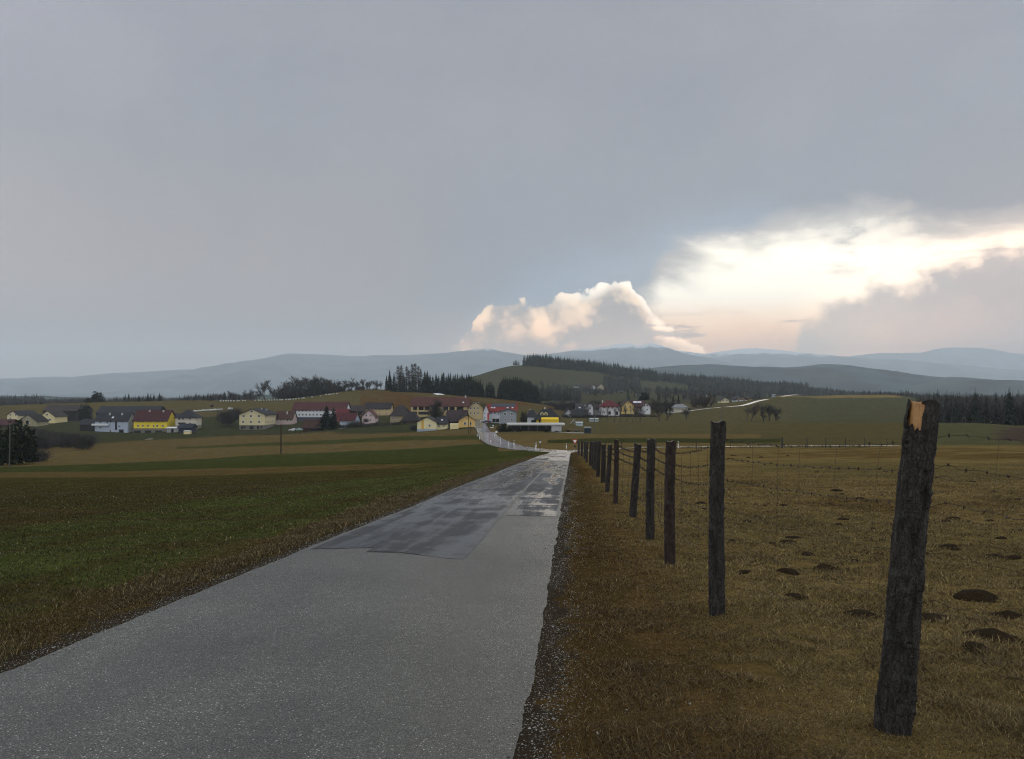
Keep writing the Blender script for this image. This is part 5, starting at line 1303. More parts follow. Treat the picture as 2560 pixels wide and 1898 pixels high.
    low = h('garden_wall', 'long low pale garden wall along the lane below the carport', 1248, 1465, 1086, 1083.6, 1083.5, 302, .3, 'x', W_(165,165,160), W_(165,165,160), cat='wall', over=.02)
    # right village
    h('house', 'white house with black gable roof, left end of the right-hand village', 1413, 1432, 1045, 1032, 1023, 500, 12, 'y', white, rslate, rows=[(1425,1425,1,1037,4,4,'plain')], over=1.0)
    h('house', 'house with broad dark roof and pinkish long front behind the white garage boxes', 1430, 1468, 1046, 1038, 1024, 495, 11, 'x', W_(190,170,155), rslate, rows=[(1452,1452,1,1041,18,4,'plain')], over=.8)
    h('house', 'white house under a large grey roof behind the pinkish front', 1441, 1485, 1034, 1024, 1009, 530, 13, 'x', white, roofmat((66,64,70)), sky=((.2,.3,1.2,1),(.55,.6,1,1)), over=.7)
    h('house', 'three-storey white gabled house behind the leafless tree row', 1467, 1483, 1042, 1016, 1008, 505, 12, 'y', W_(195,196,200), roofmat((60,50,50)), rows=[(1475,1475,1,1021,5,5,FR),(1475,1475,1,1033,5,5,FR)], over=.6)
    h('house', 'white house side wing with brown roof left of the red hipped villa', 1484, 1502, 1040, 1022, 1010, 512, 10, 'x', W_(160,158,158), roofmat((62,50,48)), rows=[(1492,1492,1,1030,4,4,FR)])
    h('villa', 'white villa with a crimson hipped roof', 1503, 1549, 1038, 1014.5, 1002, 500, 12, 'x', W_(196,192,190), roofmat((120,30,36)), hip=.9, over=1.0, rows=[(1510,1543,4,1019,4.5,5,FR),(1511,1511,1,1031,5,5,FR),(1524,1524,1,1033,6,7,'plain'),(1542,1542,1,1033,7,8,'plain')], chim=((.12,.4,1),))
    h('house', 'yellow gabled house behind bare trees, right of the crimson-roofed villa', 1555, 1586, 1032, 1015, 1000, 515, 14, 'y', W_(205,178,110), roofmat((66,40,38)), rows=[(1564,1577,2,1017,4,5,FR),(1571,1571,1,1007,4,4,FR),(1564,1577,2,1027,4,5,FR)], over=.8)
    h('house', 'house with rusty roof and pale roof windows beside the white curved gable', 1583, 1612, 1030, 1017, 1001, 530, 12, 'x', W_(130,115,105), roofmat((92,46,46)), sky=((.3,.7,3.4,1.5),(.6,.7,3.0,1.5)), over=.7)
    h('house', 'white house with rounded dark gable and two upper windows', 1606, 1626, 1034, 1016, 1006.5, 515, 12, 'y', white, roofmat((80,44,42)), rows=[(1611,1618,2,1014,4,5,FR),(1618,1618,1,1024,4,4,FR)], over=.9)
    h('bungalow', 'small cream bungalow with a white-topped roof among trees', 1686, 1720, 1030, 1018, 1011, 520, 9, 'x', W_(190,184,165), roofmat((150,152,156)), hip=.6, rows=[(1692,1714,4,1024,3,3.5,FR)], over=.8)
    h('house', 'cream gabled house with two windows below the crest road', 1803, 1823, 1008, 1000, 993.5, 615, 10, 'y', W_(200,190,150), rdark, rows=[(1808,1817,2,1001,4,3.5,FR)], over=.7)
    h('chalet', 'dark-timbered chalet with white ground floor below the crest road', 1840, 1866, 1006, 997, 989, 620, 11, 'y', W_(120,100,85), rslate, rows=[(1848,1858,2,996,4,3,FR),(1846,1860,2,1002.5,5,5,FR)], over=1.2, base=(5, white))
    h('house', 'tan flat-gabled house right of the chalet below the crest road', 1867, 1881, 1004, 996, 992, 628, 10, 'x', W_(150,125,85), rbrown)
    h('hut', 'grey slab-sided hut standing at the top of the pale hill road', 1932, 1938.5, 996.5, 987, 986.5, 603, 3, 'x', W_(130,138,145), grey, cat='hut', over=.1)
    # small outbuildings in the middle
    h('shed', 'white shed below the three-storey house in the right-hand village', 1475, 1496, 1057, 1047, 1046, 455, 5, 'x', W_(150,158,158), W_(160,165,165), cat='shed', over=.2, rows=[(1485,1485,1,1052,.8,9,'plain')])
    h('shed', 'small pale turquoise hut behind the earth heap by the carport', 1441, 1457, 1066, 1057, 1055, 385, 4, 'x', W_(150,168,170), W_(160,165,165), cat='shed', over=.2)
    o = h('container', 'dark blue-green storage container standing alone in the field by the carport', 1461, 1478, 1081, 1069.5, 1068.5, 300, 2.5, 'x', W_(34,46,52), W_(120,124,120), cat='container', over=.08)
    X0, _, Z0 = P(1432, 1060, 400)
    sl_ = empty('slide', (X0, 400, Z0)); tag(sl_, 'white playground slide beside the turquoise hut', 'slide')
    V, Fq = slab([(-1.3,-.4,0.2),(-1.3,.4,0.2),(.6,.4,2.4),(.6,-.4,2.4)], .12); mesh_obj('chute', V, Fq, white, sl_)
    for x, y in ((.6,-.35),(.6,.35),(1.2,-.35),(1.2,.35)): add_box('leg', sl_, grey, x-.06, x+.06, y-.06, y+.06, -1, 2.5)
    # hill farm
    h('farmhouse', 'pale gabled farmhouse on the far green hill, right end of the hamlet', 1495, 1511, 974, 966.5, 960.5, 1190, 12, 'y', W_(205,190,160), rbrown, rows=[(1500,1506,2,967,2.2,2.6,FR),(1499,1507,3,971,2,2.6,FR)], over=1)
    h('farmhouse', 'white gable-end farmhouse in the middle of the far hamlet', 1479, 1488, 972, 967, 963, 1195, 12, 'y', W_(200,200,200), rbrown, rows=[(1483.5,1483.5,1,968,2,2,FR)], over=1)
    h('farm_building', 'low brown-roofed barn joining the farmhouses of the far hamlet', 1450, 1480, 972, 969, 962, 1205, 12, 'x', W_(120,105,95), rbrown, cat='barn')
    h('farm_building', 'barn with dark hipped roof and white front at the left of the far hamlet', 1434, 1449, 968, 965.5, 960, 1215, 12, 'x', W_(190,190,190), rdark, hip=.8, cat='barn')
    h('farm_building', 'brown-roofed stable between the two gables of the far hamlet', 1488, 1496, 972, 968, 962, 1198, 11, 'x', W_(170,160,140), rbrown, cat='barn')
    h('house', 'tiny white house alone in the trees below the far hamlet', 1552, 1559, 981, 977, 974, 1100, 8, 'y', white, rbrown)
    h('house', 'tiny pale-roofed house at the edge of the wood above the right-hand village', 1592, 1602, 989, 987, 983, 950, 8, 'x', white, mat('pale_roof', (.45,.47,.5)))
    h('house', 'tiny white house in front of the dark wood right of the bungalow', 1759, 1768, 991, 987.5, 984, 900, 8, 'y', white, rdark)
    h('house', 'tiny pale house among treetops far out on the right', 1955, 1963, 970, 966, 964, 1750, 8, 'x', white, mat('pale_roof', (.45,.47,.5)))
    # orange stripe and details of the hall
    for o in bpy.data.objects:
        if o.get('label', '').startswith('cream gabled hall'):
            W, D, H, Rr = o['_WD']; px = 360/F
            add_box('orange_stripe', o, mat('orange_paint', (.55,.32,.06), .8, .1), ((1053.5-1043)/48-.5)*W, ((1059.5-1043)/48-.5)*W, -D/2-.03, -D/2+.02, 4*px, H+Rr*.36)
        if '_WD' in o: del o['_WD']

# ---------------------------------------------------------------- cars
def build_cars():
    glass = mat('car_glass', (.01,.012,.015), .1, .1, spec=.5); tyre = mat('tyre', (.012,.012,.012)); lamp = mat('car_lamp', (.5,.48,.45), .2, .1)
    prof = [(-2.1,.35),(-2.12,.75),(-1.95,.92),(-1.25,1.0),(-.75,1.42),(.75,1.45),(1.35,1.02),(2.0,.88),(2.15,.6),(2.12,.32)]
    def car(u, v, Y, rz, col, lab):
        X, Y2, Z = (u-1280)/F*Y, Y, P(u, v, Y)[2]
        o = empty('parked_car', (X, Y2, Z), rz); tag(o, lab, 'car', 'cars parked in the village')
        paint = mat('car_paint_%d' % int(col[0]*1000), col, .3, .05, spec=.5)
        n = len(prof); hw = .86
        V = [(x, -hw if z < 1.1 else -hw*.8, z) for x, z in prof]+[(x, hw if z < 1.1 else hw*.8, z) for x, z in prof]
        Fq = [tuple(range(n)), tuple(range(2*n-1, n-1, -1))]+[(i, n+i, n+(i+1) % n, (i+1) % n) for i in range(n)]
        mesh_obj('body', V, Fq, paint, o)
        for s_ in (-1, 1):
            mesh_obj('side_window', [(-1.15, s_*.862, 1.0), (1.2, s_*.862, 1.0), (.7, s_*.715, 1.38), (-.72, s_*.715, 1.38)], [(0,1,2,3)], glass, o)
            for x in (-1.3, 1.35):
                vv = []; k = 12
                for y in (s_*.70, s_*.90): vv += [(x+math.cos(a*2*math.pi/k)*.31, y, .31+math.sin(a*2*math.pi/k)*.31) for a in range(k)]
                mesh_obj('wheel', vv, [tuple(range(k)), tuple(range(2*k-1, k-1, -1))]+[(i, k+i, k+(i+1) % k, (i+1) % k) for i in range(k)], tyre, o)
            add_box('headlight', o, lamp, 2.06, 2.14, s_*.62-.14, s_*.62+.14, .62, .76)
        for (xa, za, xb, zb) in ((1.33, 1.05, .80, 1.43), (-1.23, 1.03, -.80, 1.40)):
            d = .01 if xa > 0 else -.01
            mesh_obj('windscreen', [(xa+d*2, -.70, za+.01), (xa+d*2, .70, za+.01), (xb+d*2, .62, zb+.01), (xb+d*2, -.62, zb+.01)], [(0,1,2,3)], glass, o)
    car(1211, 1056, 372, .2, (.45,.46,.47), 'pale grey car parked before the white wing of the guest house')
    car(1217, 1058.5, 352, .1, (.03,.03,.035), 'dark car in front of the guest house forecourt')
    car(1675, 1034, 490, 0, (.5,.5,.5), 'white car parked among the trees left of the cream bungalow')
    car(1665, 1033.5, 500, .2, (.12,.13,.14), 'grey car beside the white car left of the cream bungalow')
    car(747, 1077, 402, .1, (.25,.33,.33), 'greenish-white car by the rust-brown hut')
    car(733, 1078, 402, .1, (.52,.52,.52), 'white car left of the greenish-white car near the telegraph pole')
    # silage bales wrapped in white film
    film = mat('bale_film', (.42,.44,.42), .35, .1, 3)
    n = 12; vv = []
    for x in (-.6, .6):
        vv += [(x, math.cos(a*2*math.pi/n)*.62, .62+math.sin(a*2*math.pi/n)*.62) for a in range(n)]
    fs = [tuple(range(n))[::-1], tuple(range(n, 2*n))]+[(i, (i+1) % n, n+(i+1) % n, n+i) for i in range(n)]
    base = mesh_obj('silage_bale', vv, fs, film, smooth=False); first = True
    def bale(u, v, Y, lab, grp, s=.78):
        nonlocal first
        if first: o = base; first = False
        else:
            o = base.copy(); COL.objects.link(o)
        X = (u-1280)/F*Y
        o.location = (X, Y, max(zg(X, Y)-.1, P(u, v, Y)[2]-.4)); o.rotation_euler = (0, 0, rnd.uniform(-.3, .3)); o.scale = (s*rnd.uniform(.9, 1.2),)*3
        tag(o, lab, 'bale', grp)
    for i in range(44):
        t = i/43; u = 552+t*(842-552); v = np.interp(u, [552,640,700,750,842], [1012.5,1010,1004.5,1001.5,993.5])
        if rnd.random() < .12: continue
        bale(u+rnd.uniform(-1.5, 1.5), v, 640, 'white wrapped silage bale in the line under the leafless hillside trees', 'white bales under the hillside trees')
    for i in range(17):
        bale(487+i*4.2+rnd.uniform(-.6, .6), 1030.5+rnd.uniform(-.6, .6), 575, 'white wrapped silage bale in the stacked line behind the pyramid-roofed house', 'white bales behind the pyramid-roofed house', 1.0)
    for u in (574, 580): bale(u, 1031.5, 575, 'white wrapped silage bale lying apart, left of the cream apartment house', 'white bales lying apart', 1.3)
    # remnant of snow on the hill and pale heaps
    snow = mat('old_snow', (.70,.72,.74), .7, .1, 2)
    def patch(name, u0, u1, v, Y, dy, lab, m_):
        vs = []; n = 16; cx = (u0+u1)/2
        for k in range(n):
            a = 2*math.pi*k/n; u = cx+(u1-u0)/2*math.cos(a); y = Y+dy*math.sin(a)*(1+.3*math.sin(k*2.3)); X = (u-1280)/F*Y
            vs.append((X, y, gz(X, y)+.15))
        X = (cx-1280)/F*Y; vs.append((X, Y, gz(X, Y)+.55))
        o = mesh_obj(name, vs, [(k, (k+1) % n, n) for k in range(n)], m_); tag(o, lab, 'snow patch' if 'snow' in name else 'heap')
    patch('snow_patch', 1084, 1111, 981.5, 640, 11, 'elongated white snow patch on the brown hill above the long farmstead', snow)
    patch('snow_patch', 1424, 1435, 997, 880, 8, 'small curved white snow patch in the field above the right-hand village', snow)
    patch('rubble_heap', 364, 384, 1102, 380, 3, 'pale heap of brushwood in the grass below the yellow house', mat('brushwood', (.16,.13,.09)))
    patch('earth_heap', 1426, 1456, 1071, 345, 4, 'brown earth heap beside the carport in front of the turquoise hut', mat('brown_earth', (.035,.022,.012)))
    # water trough and pool ring near the balcony house
    X, Y, Z = sheet_place(232, 1096, 410)
    vv, ff = tube([(math.cos(a/14*math.pi)*1.5, 0, math.sin(a/14*math.pi)*1.5) for a in range(15)], .08, 5)
    o = mesh_obj('climbing_frame', vv, ff, film); o.location = (X, Y, Z); tag(o, 'white arched climbing frame in the grass below the bluish white house', 'climbing frame')
# ---------------------------------------------------------------- trees
def foliage_mat(name, dark, light):
    m, nt, b = new_mat(name)
    co = nt.new('ShaderNodeTexCoord').outputs['Object']
    oi = nt.new('ShaderNodeObjectInfo').outputs['Random']
    n = nt.noise(co, 1.3, 4, .7)
    c = nt.mix(nt.m('MULTIPLY', n, nt.mr(oi, 0, 1, .6, 1.3)), dark, light)
    nt.put(b.inputs['Base Color'], c); b.inputs['Roughness'].default_value = .9; b.inputs['Specular IOR Level'].default_value = .05
    return m
def kites(n, rr, layers, H, r0, seed, z0=.08, droop=.25, prof=1.0):
    """conifer crown of ragged drooping sprays"""
    V = []; Fq = []
    g = random.Random(seed)
    for L in range(layers):
        t = L/(layers-1); z = H*(z0+(1-z0)*t**.95); r = r0*((1-t)**prof)*g.uniform(.8, 1.15)+.03*r0
        a0 = g.uniform(0, 6.28)
        for k in range(n):
            a = a0+2*math.pi*(k+g.uniform(-.3, .3))/n; rk = r*g.uniform(.6, 1.25); w = rk*g.uniform(.28, .5)+.08*r0*.5
            dz = -rk*droop*g.uniform(.5, 1.6)+ .15*rk
            ca, sa = math.cos(a), math.sin(a); zz = z+g.uniform(-.5, .5)*H/layers
            th = H/layers*g.uniform(.5, 1.1)
            i = len(V)
            V += [(0, 0, zz+th*.5), (ca*rk*.55-sa*w*.5, sa*rk*.55+ca*w*.5, zz+dz*.4), (ca*rk, sa*rk, zz+dz), (ca*rk*.55+sa*w*.5, sa*rk*.55-ca*w*.5, zz+dz*.4), (ca*rk*.5, sa*rk*.5, zz+dz*.4-th)]
            Fq += [(i, i+1, i+2), (i, i+2, i+3), (i+1, i+4, i+2), (i+4, i+3, i+2)]
    return V, Fq
def conifer_mesh(seed, H=18, r0=3.0, layers=24, n=10, mats=None, z0=.06, prof=.85):
    V, Fq = kites(n, None, layers, H, r0, seed, z0, .3, prof)
    me = bpy.data.meshes.new('crown'); me.from_pydata(V, [], Fq); me.materials.append(mats); me.update()
    return me
def bare_tree(seed, H=12, spread=.5, levels=5, twig=.035, split=3, trunk_f=.2):
    """returns (trunk+limb tubes), (twig slivers)"""
    g = random.Random(seed); TV, TF, CV, CF = [], [], [], []
    from mathutils import Vector
    def branch(p, d, L, r, lev):
        segs = 3 if lev < 3 else 2; pts = [p]; q = p.copy(); dd = d.copy()
        for s in range(segs):
            dd = (dd+Vector((g.uniform(-1, 1), g.uniform(-1, 1), g.uniform(-.2, .7)))*.18).normalized(); q = q+dd*L/segs; pts.append(q.copy())
        if lev <= 2:
            v, f = tube([tuple(x) for x in pts], list(np.linspace(r, r*.62, len(pts))), 5); o = len(TV); TV.extend(v); TF.extend(tuple(i+o for i in x) for x in f)
        else:
            v, f = tube([tuple(x) for x in pts], list(np.linspace(max(r, twig), max(r*.5, twig*.7), len(pts))), 3); o = len(CV); CV.extend(v); CF.extend(tuple(i+o for i in x) for x in f)
        if lev < levels:
            nb = split+(1 if g.random() < .5 else 0)+(1 if lev > 1 else 0)
            for k in range(nb):
                t = g.uniform(.3, 1.0) if lev else g.uniform(.35, 1)
                i = min(int(t*segs), segs-1); base = pts[i].lerp(pts[i+1], t*segs-i)
                a = g.uniform(0, 6.28); side = Vector((math.cos(a), math.sin(a), g.uniform(-.1, .5)))
                nd = (dd*(1-spread)+side*spread*g.uniform(.7, 1.4)).normalized()
                branch(base, nd, L*g.uniform(.55, .85), r*g.uniform(.42, .62), lev+1)
            branch(pts[-1], dd, L*.75, r*.6, lev+1)
    branch(Vector((0, 0, -.4)), Vector((g.uniform(-.06, .06), g.uniform(-.06, .06), 1)), H*trunk_f, H*.018, 0)
    # normalise the height
    zmax = max(max(v[2] for v in CV), 1); s = H/zmax
    TV = [(x*s, y*s, z*s) for x, y, z in TV]; CV = [(x*s, y*s, z*s) for x, y, z in CV]
    return TV, TF, CV, CF
def low_bush(seed, r, h, n):
    g = random.Random(seed); V = []; Fq = []
    for _ in range(n):
        a, e = g.uniform(0, 6.28), math.acos(g.uniform(0, 1)); k = g.uniform(.5, 1.0)
        k *= 1+.25*math.sin(a*3+seed)*math.sin(e*2)
        c = np.array([math.sin(e)*math.cos(a)*r*k, math.sin(e)*math.sin(a)*r*k, math.cos(e)*h*k+.1])
        s = g.uniform(.10, .26)*min(r, 2.2)
        d1 = np.array([g.uniform(-1, 1) for _ in range(3)]); d2 = np.array([g.uniform(-1, 1) for _ in range(3)])
        i = len(V); V += [tuple(c+d1*s), tuple(c+d2*s), tuple(c-d1*s*.8)]; Fq.append((i, i+1, i+2))
    return V, Fq
TR = {}
def mk_mesh(name, V, Fq, m_):
    me = bpy.data.meshes.new(name); me.from_pydata([tuple(v) for v in V], [], Fq); me.materials.append(m_); me.update(); return me
def tree_kinds():
    spr = foliage_mat('spruce_needles', (.006,.009,.006), (.014,.022,.012)); twigm = mat('leafless_twigs', (.034,.029,.026), .9, .3, 1); trunkm = mat('tree_bark', (.026,.022,.018), .9, .4, 3)
    larch = foliage_mat('larch_twigs', (.020,.012,.009), (.050,.032,.024)); warm = mat('reddish_twigs', (.055,.032,.022), .9, .3, 1); greyt = mat('grey_green_twigs', (.040,.040,.028), .9, .3, 1)
    dense = foliage_mat('dark_evergreen', (.006,.008,.005), (.018,.024,.010))
    TR['trunkm'] = trunkm
    def tr(H, r, m_=trunkm):
        V, Fq = tube([(0,0,-1), (0,0,H*.5), (0,0,H*.96)], [r, r*.7, r*.12], 7); return mk_mesh('trunk', V, Fq, m_)
    TR['spruce'] = [(tr(1, .018), conifer_mesh(s, 1, rr, 26, 11, spr, .05, pr)) for s, rr, pr in ((1,.17,.9),(2,.14,.8),(3,.19,1.0),(4,.15,.75),(5,.21,.9))]
    TR['larch'] = []
    for s in (11, 12, 13):
        g = random.Random(s); V = []; Fq = []
        for k in range(260):
            z = g.uniform(.22, .97); t = (z-.2)/.8; L = .15*(1-t)**.6*g.uniform(.4, 1.2)+.015; a = g.uniform(0, 6.28)
            p = np.array([0, 0, z]); q = p+np.array([math.cos(a)*L, math.sin(a)*L, g.uniform(-.02, .05)])
            v, f = tube([p, q], [.003, .0015], 3); o = len(V); V += v; Fq += [tuple(i+o for i in x) for x in f]
            for _ in range(4):
                c = p+(q-p)*g.uniform(.3, 1); d = np.array([g.uniform(-1, 1), g.uniform(-1, 1), g.uniform(-1, .3)])*.028
                e = np.array([g.uniform(-1, 1), g.uniform(-1, 1), g.uniform(-1, 1)])*.006; i = len(V); V += [c-e, c+e, c+d]; Fq.append((i, i+1, i+2))
        TR['larch'].append((tr(1, .014), mk_mesh('crown', V, Fq, larch)))
    def bare(key, seeds, m_, **kw):
        TR[key] = []
        for s in seeds:
            a, b, c, d = bare_tree(s, 1*10, **kw); TR[key].append((mk_mesh('trunk', [tuple(np.array(v)/10) for v in a], b, trunkm), mk_mesh('crown', [tuple(np.array(v)/10) for v in c], d, m_)))
    bare('bare', (21,22,23,24), twigm, levels=5, twig=.017, split=2, spread=.40)
    bare('bare_warm', (31,32), warm, levels=5, twig=.019, split=2, spread=.40, trunk_f=.22)
    bare('bare_grey', (41,42), greyt, levels=5, twig=.020, split=2, spread=.40, trunk_f=.2)
    bare('bare_slim', (51,52,53), twigm, levels=4, twig=.024, split=2, spread=.38, trunk_f=.30)
    TR['scrub'] = []
    for s in (61,62,63):
        g = random.Random(s); V = []; Fq = []
        for k in range(520):
            a = g.uniform(0, 6.28); rr = g.uniform(0, .5); x, y = math.cos(a)*rr*.7, math.sin(a)*rr*.7; L = g.uniform(.25, .6); p = np.array([x, y, g.uniform(0, .5)])
            q = p+np.array([g.uniform(-.3, .3)+x*.4, g.uniform(-.3, .3)+y*.4, L*.8]); q[2] = min(q[2], .9+g.uniform(0, .12))
            v, f = tube([p, q], [.006, .003], 3); o = len(V); V += v; Fq += [tuple(i+o for i in x_) for x_ in f]
        TR['scrub'].append((None, mk_mesh('crown', V, Fq, twigm)))
    TR['bush'] = [(None, mk_mesh('crown', *low_bush(s, .5, .92, 900), dense)) for s in (71,72,73)]
    TR['round'] = [(tr(.6, .03), mk_mesh('crown', *low_bush(s, .5, .95, 1100), spr)) for s in (81,82)]
    TR['spr_mat'] = spr; TR['twig_mat'] = twigm
def tree(kind, u, vb, vt, Y, lab, grp, cat='tree', name=None, wide=1.0, one=None, zfix=True):
    i = rnd.randrange(len(TR[kind])) if one is None else one; tm, cm = TR[kind][i]
    X = (u-1280)/F*Y; zg_ = zg(X, Y); top = P(u, vt, Y)[2]
    z = P(u, vb, Y)[2] if not zfix else zg_
    if zfix and top-z < 2: z = P(u, vb, Y)[2]
    H = top-z
    nm = name or {'spruce':'spruce_tree','larch':'larch_tree','bush':'bush','scrub':'bare_bush','round':'conifer_tree'}.get(kind, 'bare_tree')
    a = rnd.uniform(0, 6.28)
    if tm is None:
        o = bpy.data.objects.new(nm, cm); link(o); o.location = (X, Y, z-.1); o.rotation_euler = (0, 0, a); o.scale = (H*wide, H*wide, H)
    else:
        o = empty(nm, (X, Y, z-.1), a); o.scale = (H*wide, H*wide, H)
        link(bpy.data.objects.new('trunk', tm), o); link(bpy.data.objects.new('crown', cm), o)
    tag(o, lab, cat, grp)
    return o
def build_trees():
    tree_kinds()
    T = tree
    # --- left middle distance
    for u, vt in ((103,1000),(118,1012)): T('spruce', u, 1022, vt, 640, 'dark spruce behind the cream gabled house at the far left', 'spruces behind the leftmost houses', wide=1.5)
    T('round', 243, 1012, 982, 655, 'broad round dark conifer on the meadow skyline behind the long barn', None, wide=1.25)
    T('round', 222, 1012, 995, 655, 'smaller conifer crouching against the broad round one on the skyline', None, wide=1.4)
    for i, (u, vt) in enumerate(((313,985),(322,983),(347,988),(357,996),(370,982),(377,984),(385,984),(399,982),(403,990),(469,992),(486,992),(494,996),(510,984),(519,986),(527,984),(533,990))):
        T('spruce', u, 1003, vt, 690, 'dark spruce in the small groups along the left meadow skyline', 'spruces along the left skyline', wide=1.35)
    for u, vt in ((548,985),(562,978),(585,980),(598,985)): T('spruce', u, 1002, vt, 690, 'dark spruce among the leafless trees above the cream apartment house', 'spruces above the cream apartment house', wide=1.3)
    for i, (u, vt, b) in enumerate(((558,978,1010),(575,976,1012),(588,980,1010),(612,972,1008),(628,970,1008),(648,975,1006),(683,964,1004),(700,962,1003))):
        T('bare', u, b, vt, 655, 'leafless tree in the hedge line running up the left hillside', 'leafless hillside trees', wide=1.0)
    T('bare', 662, 1005, 947, 645, 'tallest spreading leafless tree rising above the hillside hedge', None, wide=.95, one=1)
    for i, (u, vt, b) in enumerate(((712,948,1001),(727,946,1001),(745,938,1001),(758,943,1000),(772,940,1000),(785,933,999),(793,938,999),(800,941,998),(815,942,997),(828,944,997),(842,946,996),(862,950,993),(872,948,993),(880,942,991),(893,950,990),(908,946,991),(925,950,990),(940,948,988),(952,950,986))):
        T('bare', u, b, vt, 660 if i % 2 else 690, 'leafless tree in the dense row behind the white longhouse', 'leafless trees behind the longhouse', wide=rnd.uniform(1.0, 1.35))
    for u, vt in ((735,965),(752,960),(780,962),(806,958),(822,950),(836,952),(850,966),(906,962),(918,960)): T('spruce', u, 1000, vt, 715, 'dark spruce standing behind the dense leafless row', 'spruces behind the leafless row', wide=1.3)
    for k in range(26): T('scrub', 705+k*9.6+rnd.uniform(-5, 5), 1000, 966+rnd.uniform(-8, 8), 700, 'leafless thicket between the trunks on the hillside', 'thickets between hillside trunks', 'bush', wide=1.6)
    # larches and spruces on the knoll
    for u, vt in ((966,938),(974,925),(985,930),(1000,926),(1008,930)): T('spruce', u, 982, vt, 665, 'tall spruce in the dark clump on the knoll', 'spruces of the knoll clump', wide=1.0)
    for u, vt in ((995,914),(1003,912),(1017,915),(1030,909),(1038,908),(1046,914),(1052,922),(1022,925),(1012,940),(1034,935)):
        T('larch', u, 982, vt, 660+rnd.uniform(-8, 18), 'tall reddish-brown leafless larch in the clump on the knoll', 'larches of the knoll clump', wide=rnd.uniform(1.0, 1.4))
    for k in range(12): T('spruce', 968+k*8, 983, 945+rnd.uniform(-8, 8), 680, 'spruce filling the back of the dark clump on the knoll', 'spruces at the back of the knoll clump', wide=1.3)
    for k in range(7): T('bush', 985+k*12, 988, 974+rnd.uniform(-3, 3), 640, 'dark undergrowth bush at the foot of the knoll clump', 'bushes under the knoll clump', 'bush', wide=2.0)
    V_ = [(1062,928),(1068,926),(1075,935),(1082,940),(1090,934),(1097,938),(1105,933),(1109,931),(1116,940),(1121,933),(1126,932),(1133,937),(1138,934),(1144,933),(1150,937),(1155,933),(1160,938),(1166,935),(1172,933),(1178,937),(1184,942),(1190,947),(1196,950),(1201,947),(1207,955)]
    for u, vt in V_:
        T('spruce', u, 995, vt, 665+rnd.uniform(0, 20), 'spruce in the long dark wall of trees behind the red-roofed farmstead', 'spruces behind the farmstead', wide=rnd.uniform(1.1, 1.5))
        T('spruce', u+rnd.uniform(-3, 3), 995, vt+rnd.uniform(6, 14), 650, 'spruce in the front rank of the dark wall behind the farmstead', 'front rank of spruces behind the farmstead', wide=1.5)
    for u, vt in ((1217,957),(1223,953),(1229,955),(1234,962)): T('spruce', u, 998, vt, 665, 'spruce in the small clump between the two dark tree blocks', 'spruces between the two dark blocks', wide=1.35)
    for k in range(20):
        u = 1249+k*4.9; vt = np.interp(u, [1249,1256,1268,1300,1325,1345], [955,945,943,943,950,965])+rnd.uniform(-3, 3)
        T('spruce', u, 1003, vt, 655+rnd.uniform(0, 20), 'spruce in the square dark block of trees above the guest house', 'spruces of the square block', wide=rnd.uniform(1.2, 1.6))
        T('spruce', u+2, 1003, vt+rnd.uniform(8, 16), 645, 'spruce in the front rank of the square dark block', 'front rank of the square block', wide=1.6)
    # --- village trees
    T('spruce', 817, 1074, 1014, 408, 'large dark conifer in front of the white longhouse', None, wide=2.3, one=4, zfix=False)
    T('spruce', 834, 1072, 1017, 412, 'second dark conifer, right-hand partner before the white longhouse', None, wide=1.7, one=2, zfix=False)
    T('bare', 1092, 1042, 992, 402, 'round grey leafless tree rising in front of the farmstead roof', None, wide=1.0, one=2, zfix=False)
    T('scrub', 1090, 1046, 1000, 403, 'grey leafless thicket under the round tree before the farmstead', None, 'bush', wide=.9)
    T('bush', 1309, 1056, 1031, 385, 'round dark evergreen bush between the grey house and the hipped roof', None, 'bush', wide=.72, zfix=False)
    for u, vb, vt, Y in ((1255,1082,1060,318),(1274,1083,1066,316),(1262,1066,1058,345),(1366,1082,1072,318),(1297,1082,1070,322)): T('bush', u, vb, vt, Y, 'dark clipped bush along the front of the carport', 'bushes along the carport', 'bush', wide=1.15, zfix=False)
    for u, vb, vt, Y, w in ((884,1076,1046,420,1.3),(900,1070,1050,430,1.5),(925,1071,1058,425,2.2),(945,1071,1054,425,2.0),(962,1070,1057,420,2.2),(985,1070,1052,418,1.4),(1000,1070,1052,410,1.4),(1012,1071,1055,405,1.4),(895,1080,1072,415,2.0),(1034,1078,1058,372,1.0),(870,1072,1058,430,1.4),(915,1056,1044,450,1.4)):
        T('scrub', u, vb, vt, Y, 'brown leafless bush in the gardens left of the cream hall', 'leafless garden bushes', 'bush', wide=w, zfix=False)
    T('bush', 888, 1080, 1066, 418, 'dark bush at the field edge below the pale blue house', None, 'bush', wide=1.6, zfix=False)
    for u, vb, vt, w in ((560,1060,1018,1.0),(572,1062,1024,1.0),(590,1050,1014,1.0),(530,1018,1010,1.2)): T('scrub', u, vb, vt, 500, 'dim leafless shrub left of the cream apartment house', 'shrubs left of the apartment house', 'bush', wide=w, zfix=False)
    for u, vb, vt, Y, w in ((20,1168,1078,172,.75),(48,1162,1062,180,.75),(-8,1165,1070,176,.8),(62,1155,1095,184,.9)): T('bush', u, vb, vt, Y, 'tall dark evergreen bush in the clump at the left border', 'dark bushes at the left border', 'bush', wide=w)
    for k in range(26):
        u = 70+k*6.4+rnd.uniform(-4, 4); Y = 330+rnd.uniform(-50, 70)
        T('scrub', u, 1115, np.interp(u, [60,110,160,230], [1060,1072,1075,1085])+rnd.uniform(-4, 10), Y, 'grey-brown leafless bush in the scrub below the leftmost houses', 'scrub below the leftmost houses', 'bush', wide=1.3)
